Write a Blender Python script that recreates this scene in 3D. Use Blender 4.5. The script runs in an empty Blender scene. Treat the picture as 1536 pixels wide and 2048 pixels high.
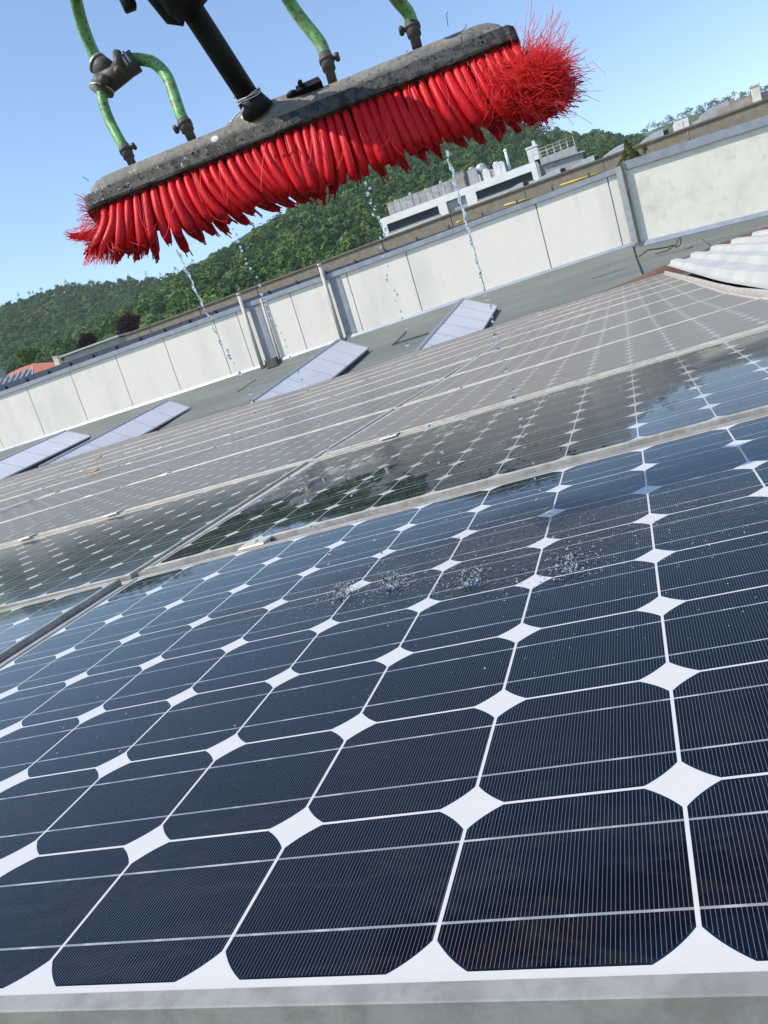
import bpy, bmesh, math, random
import numpy as np
from mathutils import Matrix, Vector
random.seed(7); rng = np.random.default_rng(11)
SC = bpy.context.scene; COL = SC.collection
PI = math.pi
# ------------------------------------------------------------------ frames
W = np.array([[0.999623783, -0.000450733282, -0.0274242454],
              [0.0, 0.999864963, -0.0164333571],
              [0.0274279491, 0.0164271746, 0.999488797]])       # first panel's plane -> world
R = np.array([[0.90692312, 0.27572579, -0.31853686],
              [-0.23779055, -0.28912056, -0.92728904],
              [-0.34777306, 0.91672493, -0.19664513]])          # panel plane -> camera (x right, y down, z ahead)
FPX = 1569.9
CAMP = np.array([0.0384697, -0.28669103, 0.28664972])
ZR = 10.0                                                        # height of the roof above the ground
OFF = np.array([0, 0, ZR])
CAMW = W @ CAMP + OFF
def P2W(p): return W @ np.asarray(p, float) + OFF
def ray(u, v): return W @ (R.T @ np.array([(u - 768) / FPX, (v - 1024) / FPX, 1.0]))
def at(u, v, d): return CAMW + ray(u, v) * d
def onY(u, v, Y):
    r = ray(u, v); return CAMW + r * ((Y - CAMW[1]) / r[1])
# ------------------------------------------------------------------ camera
cam = bpy.data.cameras.new('camera'); camo = bpy.data.objects.new('camera', cam); COL.objects.link(camo)
cam.sensor_fit = 'AUTO'; cam.sensor_width = 36; cam.lens = 36 * FPX / 2048
cam.clip_start = 0.02; cam.clip_end = 6000
WR = W @ R.T
M = Matrix.Identity(4)
for i in range(3):
    M[i][0] = WR[i, 0]; M[i][1] = -WR[i, 1]; M[i][2] = -WR[i, 2]; M[i][3] = CAMW[i]
camo.matrix_world = M
SC.camera = camo
# ------------------------------------------------------------------ sky, sun, exposure
SUN_EL, SUN_AZ = 47.8, 238.0                                      # azimuth clockwise from +Y
sd = Vector((math.sin(math.radians(SUN_AZ)) * math.cos(math.radians(SUN_EL)),
             math.cos(math.radians(SUN_AZ)) * math.cos(math.radians(SUN_EL)), math.sin(math.radians(SUN_EL))))
wd = bpy.data.worlds.new('World'); SC.world = wd; wd.use_nodes = True
nt = wd.node_tree; nt.nodes.clear()
sky = nt.nodes.new('ShaderNodeTexSky'); sky.sky_type = 'NISHITA'; sky.sun_disc = False
sky.sun_elevation = math.radians(SUN_EL); sky.sun_rotation = math.radians(SUN_AZ)
sky.altitude = 200; sky.air_density = 1.0; sky.dust_density = 0.05; sky.ozone_density = 2.2
bg = nt.nodes.new('ShaderNodeBackground'); bg.inputs['Strength'].default_value = 0.12
wo = nt.nodes.new('ShaderNodeOutputWorld')
nt.links.new(sky.outputs[0], bg.inputs[0]); nt.links.new(bg.outputs[0], wo.inputs[0])
sl = bpy.data.lights.new('sun', 'SUN'); sl.energy = 2.9; sl.angle = math.radians(0.5); sl.color = (1, 0.92, 0.80)
so = bpy.data.objects.new('sun', sl); COL.objects.link(so); so.rotation_euler = sd.to_track_quat('Z', 'Y').to_euler()
so.location = (-6, -6, 30)
SC.view_settings.view_transform = 'Standard'; SC.view_settings.look = 'None'
SC.view_settings.exposure = 0.9; SC.view_settings.gamma = 1.0
SC.cycles.max_bounces = 8; SC.cycles.transparent_max_bounces = 12
SC.cycles.caustics_reflective = False; SC.cycles.caustics_refractive = False
HAZE = 0.00014
# ------------------------------------------------------------------ object helpers
def tag(o, label=None, cat=None, group=None, kind=None):
    if label: o['label'] = label
    if cat: o['category'] = cat
    if group: o['group'] = group
    if kind: o['kind'] = kind
    return o
def empty(name, loc=(0, 0, 0), mat=None):
    o = bpy.data.objects.new(name, None); COL.objects.link(o); o.empty_display_size = 0.05
    if mat is not None: o.matrix_world = mat
    else: o.location = loc
    return o
class MB:
    def __init__(s): s.v = []; s.f = []; s.m = []; s.smooth = []
    def add(s, vs, fs, mi=0, smooth=False):
        b = len(s.v); s.v.extend([tuple(map(float, p)) for p in vs])
        for f in fs: s.f.append(tuple(b + i for i in f)); s.m.append(mi); s.smooth.append(smooth)
        return s
    def box(s, a, b, mi=0):
        x0, y0, z0 = a; x1, y1, z1 = b
        vs = [(x0, y0, z0), (x1, y0, z0), (x1, y1, z0), (x0, y1, z0), (x0, y0, z1), (x1, y0, z1), (x1, y1, z1), (x0, y1, z1)]
        return s.add(vs, [(0, 3, 2, 1), (4, 5, 6, 7), (0, 1, 5, 4), (1, 2, 6, 5), (2, 3, 7, 6), (3, 0, 4, 7)], mi)
    def hexa(s, lo, hi, mi=0):
        return s.add(list(lo) + list(hi), [(0, 3, 2, 1), (4, 5, 6, 7), (0, 1, 5, 4), (1, 2, 6, 5), (2, 3, 7, 6), (3, 0, 4, 7)], mi)
    def prism(s, sect0, sect1, mi=0, smooth=False, cap=True):
        n = len(sect0); fs = [(i, (i + 1) % n, n + (i + 1) % n, n + i) for i in range(n)]
        s.add(list(sect0) + list(sect1), fs, mi, smooth)
        if cap: s.add(sect0, [tuple(range(n))[::-1]], mi); s.add(sect1, [tuple(range(n))], mi)
        return s
    def loft(s, rings, mi=0, smooth=True, cap=True):
        n = len(rings[0]); vs = [p for r in rings for p in r]; fs = []
        for k in range(len(rings) - 1):
            for i in range(n): fs.append((k * n + i, k * n + (i + 1) % n, (k + 1) * n + (i + 1) % n, (k + 1) * n + i))
        if cap: fs.append(tuple(range(n))[::-1]); fs.append(tuple((len(rings) - 1) * n + i for i in range(n)))
        return s.add(vs, fs, mi, smooth)
    def tube(s, path, rad, n=10, mi=0, cap=True, wob=None):
        path = [np.asarray(p, float) for p in path]; m = len(path)
        if np.isscalar(rad): rad = [rad] * m
        t = [path[min(i + 1, m - 1)] - path[max(i - 1, 0)] for i in range(m)]
        t = [q / (np.linalg.norm(q) + 1e-12) for q in t]
        a = np.cross(t[0], [0.31, 0.2, 0.93]); a /= np.linalg.norm(a); rings = []
        for i in range(m):
            a = a - t[i] * (a @ t[i]); a /= np.linalg.norm(a); b = np.cross(t[i], a)
            rr = [rad[i] * (1 if wob is None else wob[k % len(wob)]) for k in range(n)]
            rings.append([path[i] + rr[k] * (a * math.cos(2 * PI * k / n) + b * math.sin(2 * PI * k / n)) for k in range(n)])
        return s.loft(rings, mi, True, cap)
    def cyl(s, a, b, r, n=16, mi=0, r2=None): return s.tube([a, b], [r, r if r2 is None else r2], n, mi)
    def ball(s, c, r, mi=0, nu=8, nv=6, sc=(1, 1, 1)):
        c = np.asarray(c, float); rings = []
        for j in range(1, nv):
            th = PI * j / nv
            rings.append([c + r * np.array([sc[0] * math.sin(th) * math.cos(2 * PI * i / nu), sc[1] * math.sin(th) * math.sin(2 * PI * i / nu), sc[2] * math.cos(th)]) for i in range(nu)])
        vs = [p for q in rings for p in q] + [c + [0, 0, r * sc[2]], c - [0, 0, r * sc[2]]]; fs = []
        for k in range(nv - 2):
            for i in range(nu): fs.append((k * nu + i, (k + 1) * nu + i, (k + 1) * nu + (i + 1) % nu, k * nu + (i + 1) % nu))
        T = len(vs) - 2; B = T + 1; L = (nv - 2) * nu
        for i in range(nu): fs.append((T, i, (i + 1) % nu)); fs.append((B, L + (i + 1) % nu, L + i))
        return s.add(vs, fs, mi, True)
    def mesh(s, name, mats):
        me = bpy.data.meshes.new(name); me.from_pydata(s.v, [], s.f)
        if not isinstance(mats, (list, tuple)): mats = [mats]
        for m in mats: me.materials.append(m)
        me.polygons.foreach_set('material_index', s.m); me.polygons.foreach_set('use_smooth', s.smooth); me.update()
        return me
    def build(s, name, mats, parent=None, loc=None, normals=False):
        me = s.mesh(name, mats)
        if normals:
            bm = bmesh.new(); bm.from_mesh(me); bmesh.ops.recalc_face_normals(bm, faces=bm.faces); bm.to_mesh(me); bm.free()
        o = bpy.data.objects.new(name, me); COL.objects.link(o)
        if parent: o.parent = parent
        if loc is not None: o.location = loc
        return o
def local(parent, p):
    return np.array(parent.matrix_world.inverted() @ Vector(p)) if False else np.asarray(p) - np.array(parent.matrix_world.translation)
def bulk(name, V, F, mat, cols=None, parent=None, smooth=False):
    """big mesh from numpy arrays; F is (n,k)"""
    me = bpy.data.meshes.new(name); V = np.ascontiguousarray(V, np.float32); F = np.ascontiguousarray(F, np.int32)
    k = F.shape[1]
    me.vertices.add(len(V)); me.vertices.foreach_set('co', V.ravel())
    me.loops.add(F.size); me.loops.foreach_set('vertex_index', F.ravel())
    me.polygons.add(len(F)); me.polygons.foreach_set('loop_start', np.arange(0, F.size, k, dtype=np.int32))
    me.polygons.foreach_set('use_smooth', np.full(len(F), smooth))
    if cols is not None:
        ca = me.color_attributes.new('tint', 'FLOAT_COLOR', 'POINT'); c4 = np.ones((len(V), 4), np.float32); c4[:, :3] = cols
        ca.data.foreach_set('color', c4.ravel())
    me.materials.append(mat); me.update(); me.validate()
    o = bpy.data.objects.new(name, me); COL.objects.link(o)
    if parent: o.parent = parent
    return o
# ------------------------------------------------------------------ material helpers
class NT:
    def __init__(s, name):
        s.m = bpy.data.materials.new(name); s.m.use_nodes = True; s.t = s.m.node_tree; s.t.nodes.clear()
        s.out = s.t.nodes.new('ShaderNodeOutputMaterial'); s.tc = None
    def n(s, typ, **kw):
        nd = s.t.nodes.new(typ)
        for k, v in kw.items(): setattr(nd, k, v)
        return nd
    def l(s, a, b): s.t.links.new(a, b)
    def put(s, sock, v):
        if v is None: return
        if isinstance(v, (int, float)): sock.default_value = v
        elif isinstance(v, (tuple, list)):
            sock.default_value = v if len(sock.default_value) == len(v) else tuple(v) + (1,)
        else: s.l(v, sock)
    def math(s, op, a, b=None, c=None, clamp=False):
        nd = s.n('ShaderNodeMath', operation=op); nd.use_clamp = clamp
        s.put(nd.inputs[0], a); s.put(nd.inputs[1], b)
        if c is not None: s.put(nd.inputs[2], c)
        return nd.outputs[0]
    def coord(s, which='Object'):
        if s.tc is None: s.tc = s.n('ShaderNodeTexCoord')
        return s.tc.outputs[which]
    def noise(s, scale, detail=3, rough=0.55, vec=None, stretch=None, out='Fac'):
        nd = s.n('ShaderNodeTexNoise'); nd.inputs['Scale'].default_value = scale; nd.inputs['Detail'].default_value = detail
        nd.inputs['Roughness'].default_value = rough
        v = vec if vec is not None else s.coord()
        if stretch:
            mp = s.n('ShaderNodeMapping'); mp.inputs['Scale'].default_value = stretch; s.l(v, mp.inputs[0]); v = mp.outputs[0]
        s.l(v, nd.inputs['Vector']); return nd.outputs[out]
    def ramp(s, f, a, b):
        nd = s.n('ShaderNodeMapRange'); nd.interpolation_type = 'SMOOTHSTEP'; s.put(nd.inputs[0], f)
        nd.inputs[1].default_value = a; nd.inputs[2].default_value = b; return nd.outputs[0]
    def mix(s, f, a, b):
        nd = s.n('ShaderNodeMix', data_type='RGBA'); s.put(nd.inputs[0], f); s.put(nd.inputs[6], a); s.put(nd.inputs[7], b); return nd.outputs[2]
    def bsdf(s, color, rough=0.5, metal=0.0, spec=0.5, bump=None, bstr=0.3, bdist=0.01, **kw):
        p = s.n('ShaderNodeBsdfPrincipled'); s.put(p.inputs['Base Color'], color); s.put(p.inputs['Roughness'], rough)
        s.put(p.inputs['Metallic'], metal); s.put(p.inputs['Specular IOR Level'], spec)
        for k, v in kw.items(): s.put(p.inputs[k.replace('_', ' ')], v)
        if bump is not None:
            b = s.n('ShaderNodeBump'); b.inputs['Strength'].default_value = bstr; b.inputs['Distance'].default_value = bdist
            s.l(bump, b.inputs['Height']); s.l(b.outputs[0], p.inputs['Normal'])
        s.l(p.outputs[0], s.out.inputs[0]); s.p = p; return s.m
def mottled(name, c1, c2, scale=8, rough=0.6, metal=0, lo=0.35, hi=0.65, spec=0.5, bstr=0.2, bdist=0.005, stretch=None, c3=None, s3=40):
    t = NT(name); f = t.ramp(t.noise(scale, 5, 0.6, stretch=stretch), lo, hi); c = t.mix(f, c1, c2)
    if c3 is not None: c = t.mix(t.ramp(t.noise(s3, 3, 0.5), 0.6, 0.68), c, c3)
    return t.bsdf(c, rough, metal, spec, bump=t.noise(scale * 6, 4), bstr=bstr, bdist=bdist)
# ------------------------------------------------------------------ solar panel materials
CP = 0.1275
SPL = [(-0.391, 0.610), (-0.318, 0.600), (-0.205, 0.548), (-0.088, 0.522)]     # where the four jets land (panel plane)
def panel_mat(name, dust=0.0, dustcol=(0.275, 0.255, 0.222), wet=False, streak=False, film=0.0, rough=0.03):
    t = NT(name); sep = t.n('ShaderNodeSeparateXYZ'); t.l(t.coord(), sep.inputs[0]); x, y = sep.outputs[0], sep.outputs[1]
    M_ = t.math
    def cellc(a): return M_('MULTIPLY', M_('SUBTRACT', M_('FRACT', M_('MULTIPLY', a, 1 / CP)), 0.5), CP)
    cx, cy = cellc(x), cellc(y); ax, ay = M_('ABSOLUTE', cx), M_('ABSOLUTE', cy)
    h = 0.0626
    ins = M_('MULTIPLY', M_('LESS_THAN', ax, h), M_('LESS_THAN', ay, h))
    rr = M_('ADD', M_('MULTIPLY', cx, cx), M_('MULTIPLY', cy, cy))
    ins = M_('MULTIPLY', ins, M_('LESS_THAN', rr, 0.0757 ** 2))
    inb = M_('MULTIPLY', M_('LESS_THAN', M_('ABSOLUTE', M_('ADD', x, 2 * CP)), 6 * CP), M_('LESS_THAN', M_('ABSOLUTE', M_('SUBTRACT', y, 4 * CP)), 4 * CP))
    cell = M_('MULTIPLY', ins, inb)
    # fingers along y, bus bars along x
    fx = M_('ABSOLUTE', M_('SUBTRACT', M_('FRACT', M_('MULTIPLY', x, 1 / 0.00225)), 0.5))
    fing = M_('MULTIPLY', M_('LESS_THAN', fx, 0.055), M_('LESS_THAN', ay, h - 0.0013))
    fing = M_('MULTIPLY', fing, M_('LESS_THAN', rr, 0.0745 ** 2))
    bus = M_('MULTIPLY', M_('LESS_THAN', M_('ABSOLUTE', M_('SUBTRACT', ay, 0.0315)), 0.00085), M_('LESS_THAN', ax, h + 0.002))
    wn = t.n('ShaderNodeTexWhiteNoise'); wn.noise_dimensions = '2D'
    cmb = t.n('ShaderNodeCombineXYZ'); t.l(M_('FLOOR', M_('MULTIPLY', x, 1 / CP)), cmb.inputs[0]); t.l(M_('FLOOR', M_('MULTIPLY', y, 1 / CP)), cmb.inputs[1]); t.l(cmb.outputs[0], wn.inputs['Vector'])
    cc = t.mix(wn.outputs['Value'], (0.002, 0.0045, 0.0105), (0.003, 0.0065, 0.0145))
    cc = t.mix(M_('MULTIPLY', fing, 0.58), cc, (0.20, 0.235, 0.25))
    edge = M_('MULTIPLY', t.ramp(rr, 0.0735 ** 2, 0.0757 ** 2), 0.5)
    cc = t.mix(edge, cc, (0.02, 0.035, 0.085))
    back = t.mix(t.noise(60, 3), (0.50, 0.50, 0.50), (0.56, 0.555, 0.55))
    c = t.mix(cell, back, cc)
    busb = t.mix(t.ramp(t.noise(35, 3), 0.5, 0.62), (0.22, 0.25, 0.28), (0.38, 0.40, 0.42))
    c = t.mix(M_('MULTIPLY', bus, M_('MULTIPLY', inb, cell)), c, busb)
    # tan silt left along the frame
    e1 = M_('SUBTRACT', 4 * CP + 0.008, M_('ABSOLUTE', M_('SUBTRACT', y, 4 * CP)))
    silt = M_('MULTIPLY', t.ramp(M_('ADD', e1, M_('MULTIPLY', t.noise(30, 4), 0.012)), 0.020, 0.008), M_('GREATER_THAN', y, 0.5))
    c = t.mix(M_('MULTIPLY', silt, 0.8), c, (0.42, 0.35, 0.27))
    rgh = rough; bump = None; dust = dust; spec = 0.13 if wet else 0.25
    if wet:      # puddle ripples round the landing water, and a fine film
        tot = None
        warp = t.noise(26, 3)
        for i, (sx, sy) in enumerate(SPL):
            dx = M_('SUBTRACT', x, sx); dy = M_('SUBTRACT', y, sy)
            d = M_('SQRT', M_('ADD', M_('MULTIPLY', dx, dx), M_('MULTIPLY', dy, dy)))
            ph = M_('ADD', M_('MULTIPLY', d, 620), M_('MULTIPLY', warp, 22 + i))
            w_ = M_('MULTIPLY', M_('SINE', ph), M_('MULTIPLY', t.ramp(d, 0.06, 0.01), 0.7))
            tot = w_ if tot is None else M_('ADD', tot, w_)
        area = t.ramp(M_('ADD', M_('ABSOLUTE', M_('SUBTRACT', y, 0.63)), M_('MULTIPLY', M_('ABSOLUTE', M_('ADD', x, 0.17)), 0.35)), 0.26, 0.03)
        choppy = M_('MULTIPLY', M_('SUBTRACT', t.noise(95, 3, 0.6, stretch=(0.55, 1.9, 1)), 0.5), M_('MULTIPLY', area, 3.0))
        tot = M_('ADD', tot, choppy)
        tot = M_('ADD', tot, M_('MULTIPLY', t.noise(40, 2), 0.25)); bump = tot
        sm = t.noise(4.5, 5, .6, stretch=(1, 3.2, 1)); smear = M_('MULTIPLY', t.ramp(M_('ABSOLUTE', M_('SUBTRACT', sm, .5)), .035, .0), t.ramp(y, .32, .05))
        dust = M_('ADD', M_('MULTIPLY', t.ramp(t.noise(7, 4), 0.45, 0.8), 0.007), M_('MULTIPLY', smear, .018))
    if streak:   # half rinsed: clean dark runs through the dust film
        v = t.coord(); mp = t.n('ShaderNodeMapping'); mp.inputs['Scale'].default_value = (1.1, 0.55, 1); mp.inputs['Rotation'].default_value = (0, 0, 0.5); t.l(v, mp.inputs[0])
        n1 = t.noise(5.5, 6, 0.62, vec=mp.outputs[0])
        xg = M_('MAXIMUM', M_('SUBTRACT', 1.0, M_('MULTIPLY', M_('ABSOLUTE', M_('ADD', x, 0.20)), 2.2)), 0.0)
        grad = M_('ADD', M_('MULTIPLY', y, 0.40), M_('MULTIPLY', xg, 0.34))
        grad = M_('SUBTRACT', grad, M_('MULTIPLY', M_('GREATER_THAN', x, 0.02), M_('MULTIPLY', x, 0.9)))
        k = t.ramp(M_('ADD', n1, grad), 0.69, 0.74); n2 = t.noise(7.5, 5, .6, vec=mp.outputs[0]); ln = M_('MULTIPLY', t.ramp(M_('ABSOLUTE', M_('SUBTRACT', n2, .5)), .022, .006), t.ramp(t.noise(2.6, 2), .42, .55)); k = M_('MULTIPLY', k, M_('SUBTRACT', 1.0, M_('MULTIPLY', ln, .95))); spec = M_('SUBTRACT', M_('SUBTRACT', 0.25, M_('MULTIPLY', k, 0.12)), M_('MULTIPLY', t.ramp(x, -.1, .15), .11))
        dust = M_('MULTIPLY', k, M_('ADD', 0.36, M_('MULTIPLY', t.ramp(y, 0.2, 0.95), 0.12))); bump = M_('ADD', M_('MULTIPLY', n1, 0.6), M_('MULTIPLY', k, 0.6))
        dust = M_('ADD', dust, M_('MULTIPLY', t.ramp(x, -0.1, 0.15), 0.24)); rgh = M_('ADD', 0.03, M_('MULTIPLY', k, 0.12))
    if film:
        dust = M_('MULTIPLY', t.ramp(t.noise(6, 5, 0.6), 0.25, 0.75), film)
    elif not wet and not streak:
        big = t.ramp(t.noise(5, 5, 0.62), 0.3, 0.7); fine = t.noise(120, 3)
        dust = M_('ADD', dust - 0.06, M_('MULTIPLY', M_('ADD', big, fine), 0.07), clamp=True)
        rgh = 0.27; spec = 0.24
    if isinstance(rgh, float) and wet: rgh = M_('ADD', 0.02, M_('MULTIPLY', t.ramp(t.noise(9, 3), 0.4, 0.8), 0.04))
    m_ = t.bsdf(c, rgh, 0, spec, bump=bump, bstr=0.28 if wet else 0.25, bdist=0.0016 if wet else 0.0012, IOR=1.45)
    df = t.n('ShaderNodeBsdfDiffuse'); t.put(df.inputs[0], t.mix(t.noise(16, 5, .65), tuple(q * .88 for q in dustcol), tuple(q * 1.12 for q in dustcol)))
    mx = t.n('ShaderNodeMixShader'); t.put(mx.inputs[0], dust); t.l(t.p.outputs[0], mx.inputs[1]); t.l(df.outputs[0], mx.inputs[2]); t.l(mx.outputs[0], t.out.inputs[0])
    return m_
MP_CLEAN = panel_mat('panel_glass_rinsed', wet=True)
MP_STREAK = panel_mat('panel_glass_half_rinsed', streak=True, dustcol=(0.105, 0.102, 0.09))
MP_FILM = panel_mat('panel_glass_thin_film', film=0.10, rough=0.06)
MP_FILM2 = panel_mat('panel_glass_dark_film', film=0.09, rough=0.10, dustcol=(0.24, 0.24, 0.215))
MP_DUST = panel_mat('panel_glass_dusty', dust=0.58)
MP_DUST2 = panel_mat('panel_glass_dusty_grey', dust=0.50, dustcol=(0.26, 0.247, 0.218))
def frame_mat(name, base, silt):
    t = NT(name); n1 = t.ramp(t.noise(22, 5, 0.65), 0.4, 0.62); n2 = t.ramp(t.noise(70, 4, 0.6), 0.52, 0.66)
    c = t.mix(n1, base, tuple(b * 0.72 for b in base)); c = t.mix(M_mul(t, n2, 0.75), c, silt)
    return t.bsdf(c, 0.5, 0.1, 0.3, bump=t.noise(300, 3), bstr=0.15, bdist=0.001)
def M_mul(t, a, b): return t.math('MULTIPLY', a, b)
MF_NEAR = frame_mat('aluminium_weathered', (0.30, 0.30, 0.29), (0.25, 0.25, 0.24))
MF_FAR = frame_mat('aluminium_silted', (0.58, 0.54, 0.47), (0.60, 0.53, 0.43))
MF_MID = frame_mat('aluminium_part_rinsed', (0.40, 0.39, 0.36), (0.46, 0.41, 0.33))
M_RAIL = mottled('rail_aluminium', (0.62, 0.56, 0.47), (0.52, 0.47, 0.40), 14, 0.55, 0.2)
M_CLAMP = mottled('clamp_aluminium', (0.58, 0.55, 0.50), (0.46, 0.43, 0.39), 60, 0.45, 0.2)
M_LEAFY = mottled('dry_yellow_leaf', (0.62, 0.46, 0.12), (0.5, 0.33, 0.1), 60, 0.7)
# ------------------------------------------------------------------ solar array
MARG = 0.017; PX = 12 * CP + 2 * MARG + 0.040; PY = 1.094
def slab_frame():
    mb = MB(); x0, x1 = -8 * CP - MARG, 4 * CP + MARG; y0, y1 = -MARG, 8 * CP + MARG; L = 0.0115; zt = 0.0022; zb = -0.044; c = 0.0009
    def bar(o, i):   # outer and inner line ends (with mitred corners), bevelled lip
        (ox0, oy0), (ox1, oy1) = o; (ix0, iy0), (ix1, iy1) = i
        def sec(ox, oy, ix, iy):
            dx, dy = ix - ox, iy - oy; ln = math.hypot(dx, dy)
            return [(ox, oy, zb), (ox, oy, zt - c), (ox + dx * c / ln, oy + dy * c / ln, zt), (ix - dx * c / ln, iy - dy * c / ln, zt), (ix, iy, zt - c), (ix, iy, -0.003), (ox + dx * 0.2, oy + dy * 0.2, -0.003), (ox + dx * 0.2, oy + dy * 0.2, zb)]
        mb.prism(sec(ox0, oy0, ix0, iy0), sec(ox1, oy1, ix1, iy1))
    O = [(x0, y0), (x1, y0), (x1, y1), (x0, y1)]; I = [(x0 + L, y0 + L), (x1 - L, y0 + L), (x1 - L, y1 - L), (x0 + L, y1 - L)]
    for k in range(4): bar((O[k], O[(k + 1) % 4]), (I[k], I[(k + 1) % 4]))
    # groove line pressed into the front and back faces
    for yy in (y0 - 0.0006, y1 + 0.0006): mb.box((x0, min(yy, yy + 0.0006), -0.030), (x1, max(yy, yy + 0.0006), -0.0285))
    me = mb.mesh('frame', MF_FAR); bm = bmesh.new(); bm.from_mesh(me); bmesh.ops.recalc_face_normals(bm, faces=bm.faces); bm.to_mesh(me); bm.free(); return me
def slab_glass():
    mb = MB(); e = 0.010; mb.box((-8 * CP - e, -e, -0.0045), (4 * CP + e, 8 * CP + e, 0.0)); return mb.mesh('glass_face', MP_DUST)
ME_FRAME, ME_GLASS = slab_frame(), slab_glass()
ZT = {1: [(-1.5, .012), (-1, .002), (.4, -.003)], 2: [(-2.51, .033), (-1.76, .019), (-1.16, .004), (.4, -.003)],
      3: [(-3.57, .047), (-2.5, .027), (-1.65, .003), (-.26, -.009), (.5, -.018)], 4: [(-4.64, .07), (-3.25, .026), (-2.14, -.001), (-.33, -.017), (.4, -.036)],
      5: [(-5.7, .088), (-3.99, .037), (-2.63, -.002), (-.39, .0), (.4, -.03)], 6: [(-6.77, .107), (-4.73, .053), (-3.11, .003), (-.4, .012), (.4, -.02)],
      7: [(-7.84, .115), (-5.47, .069), (-3.59, .017), (0, .012), (.4, -.015)], 8: [(-8.9, .146), (-6.2, .09), (-4.08, .026), (0, .012), (.4, -.01)],
      9: [(-9.96, .183), (-7, .12), (-4.56, .046), (0, .015), (.4, -.005)], 10: [(-11, .245), (-7.66, .175), (-5.03, .075), (-.72, .033), (.46, .0)]}
def zf(x, k):
    if k < 1: return 0.0 if x > -1.1 else 0.004
    k = min(max(k, 1), 10); a = int(math.floor(k)); b = min(a + 1, 10); f = k - a
    def g(j): q = ZT[j]; return float(np.interp(x, [p[0] for p in q], [p[1] for p in q]))
    return g(a) * (1 - f) + g(b) * f
ORD = ['first', 'second', 'third', 'fourth', 'fifth', 'sixth', 'seventh', 'eighth', 'ninth', 'tenth', 'eleventh']
def panel_pose(k, c):
    ox, oy = c * PX - (0.004 if k else 0), k * PY
    if k == 0 and c == 0: A = np.array([0, 0, 0.0])
    else:
        xs = [ox - 8 * CP, ox + 4 * CP]
        kk = (k + 0.02, k + 0.96) if k else (0, 1)
        pts = [(x - ox, y, zf(x, q)) for x in xs for y, q in ((0, kk[0]), (8 * CP, kk[1]))]
        if k == 0: pts = [(x, y, 0.004 if y == 0 else zf(x + ox, 1)) for x, y, z in pts]
        G = np.array([(1, p[0], p[1]) for p in pts]); A = np.linalg.lstsq(G, np.array([p[2] for p in pts]), rcond=None)[0]
    if k == 1: A = A + np.array([.002, 0, -.0085 if c == 0 else -.007])
    ex = np.array([1, 0, A[1]]); ex /= np.linalg.norm(ex); ey = np.array([0, 1, A[2]]); ey -= ex * (ex @ ey); ey /= np.linalg.norm(ey); ez = np.cross(ex, ey)
    Rm = W @ np.c_[ex, ey, ez]; o = P2W((ox, oy, A[0]))
    m = Matrix.Identity(4)
    for i in range(3):
        for j in range(3): m[i][j] = Rm[i, j]
        m[i][3] = o[i]
    return m
def panel_thing(k, c):
    r = empty('solar_panel', mat=panel_pose(k, c))
    f = bpy.data.objects.new('frame', ME_FRAME); COL.objects.link(f); f.parent = r
    g = bpy.data.objects.new('glass_face', ME_GLASS); COL.objects.link(g); g.parent = r
    if k == 0 and c == 0: mt, lb = MP_CLEAN, 'rinsed dark blue solar panel nearest the camera, water splashing on it'
    elif k == 1 and c == 0: mt, lb = MP_STREAK, 'half rinsed solar panel with dark clean streaks, just behind the splashed one'
    elif k == 0: mt, lb = MP_FILM, 'blue solar panel left of the splashed one, cut by the left edge of the photo'
    elif k == 1 and c == -1: mt, lb = MP_FILM2, 'dark grey green filmed solar panel left of the half rinsed one'
    else:
        mt = MP_DUST2 if c <= -1 and k <= 4 else MP_DUST
        lb = 'dusty grey solar panel, %s row from the camera, %s column from the corrugated sheet' % (ORD[k], ORD[-c])
    for o, m in ((g, mt), (f, MF_NEAR if k == 0 else MF_MID if k == 1 else MF_FAR)):
        o.material_slots[0].link = 'OBJECT'; o.material_slots[0].material = m
    tag(r, lb, 'solar panel', 'solar panels of the roof array')
    return r
for k in range(10):
    cmin = [-1, -2, -3, -4, -4, -5, -6, -6, -7, -7][k]
    for c in range(0, cmin - 1, -1): panel_thing(k, c)
# rails under the seams between rows
for k in range(1, 10):
    xl = -[0, 3.6, 5.4, 6.8, 7.4, 8.8, 10.4, 11, 12, 12][k]; mb = MB(); yc = k * PY - MARG - 0.020
    N = 14; xs = np.linspace(xl, 0.527, N); sec = []
    hw = .0125 if k <= 2 else .0195
    for x in xs:
        z = zf(x, k) - (0.011 if k == 1 else 0.0015)
        sec.append([P2W((x, yc - hw, z - .03)), P2W((x, yc + hw, z - .03)), P2W((x, yc + hw, z)), P2W((x, yc + .004, z)), P2W((x, yc + .003, z - .008)), P2W((x, yc - .003, z - .008)), P2W((x, yc - .004, z)), P2W((x, yc - hw, z))])
    c0 = np.mean(sec[-1], axis=0); mb.loft([[p - c0 for p in s] for s in sec], smooth=False)
    tag(mb.build('mounting_rail', M_RAIL, loc=c0, normals=True), 'pale grooved mounting rail in the seam behind the %s panel row' % ORD[k - 1], 'rail', 'mounting rails between the panel rows')
M_STRIPM = mottled('cover_strip_metal', (0.44, 0.41, 0.36), (0.34, 0.32, 0.28), 14, 0.6, 0.0)
mb = MB()
for k in range(0, 10):
    y0, y1 = k * PY, k * PY + 1.02; xc = -8 * CP - MARG - 0.020; z0, z1 = zf(xc, k + .02) - .005, zf(xc, k + .96) - .005
    mb.hexa([P2W((xc - .017, y0, z0 - .02)), P2W((xc + .017, y0, z0 - .02)), P2W((xc + .017, y1, z1 - .02)), P2W((xc - .017, y1, z1 - .02))],
            [P2W((xc - .017, y0, z0)), P2W((xc + .017, y0, z0)), P2W((xc + .017, y1, z1)), P2W((xc - .017, y1, z1))])
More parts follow.
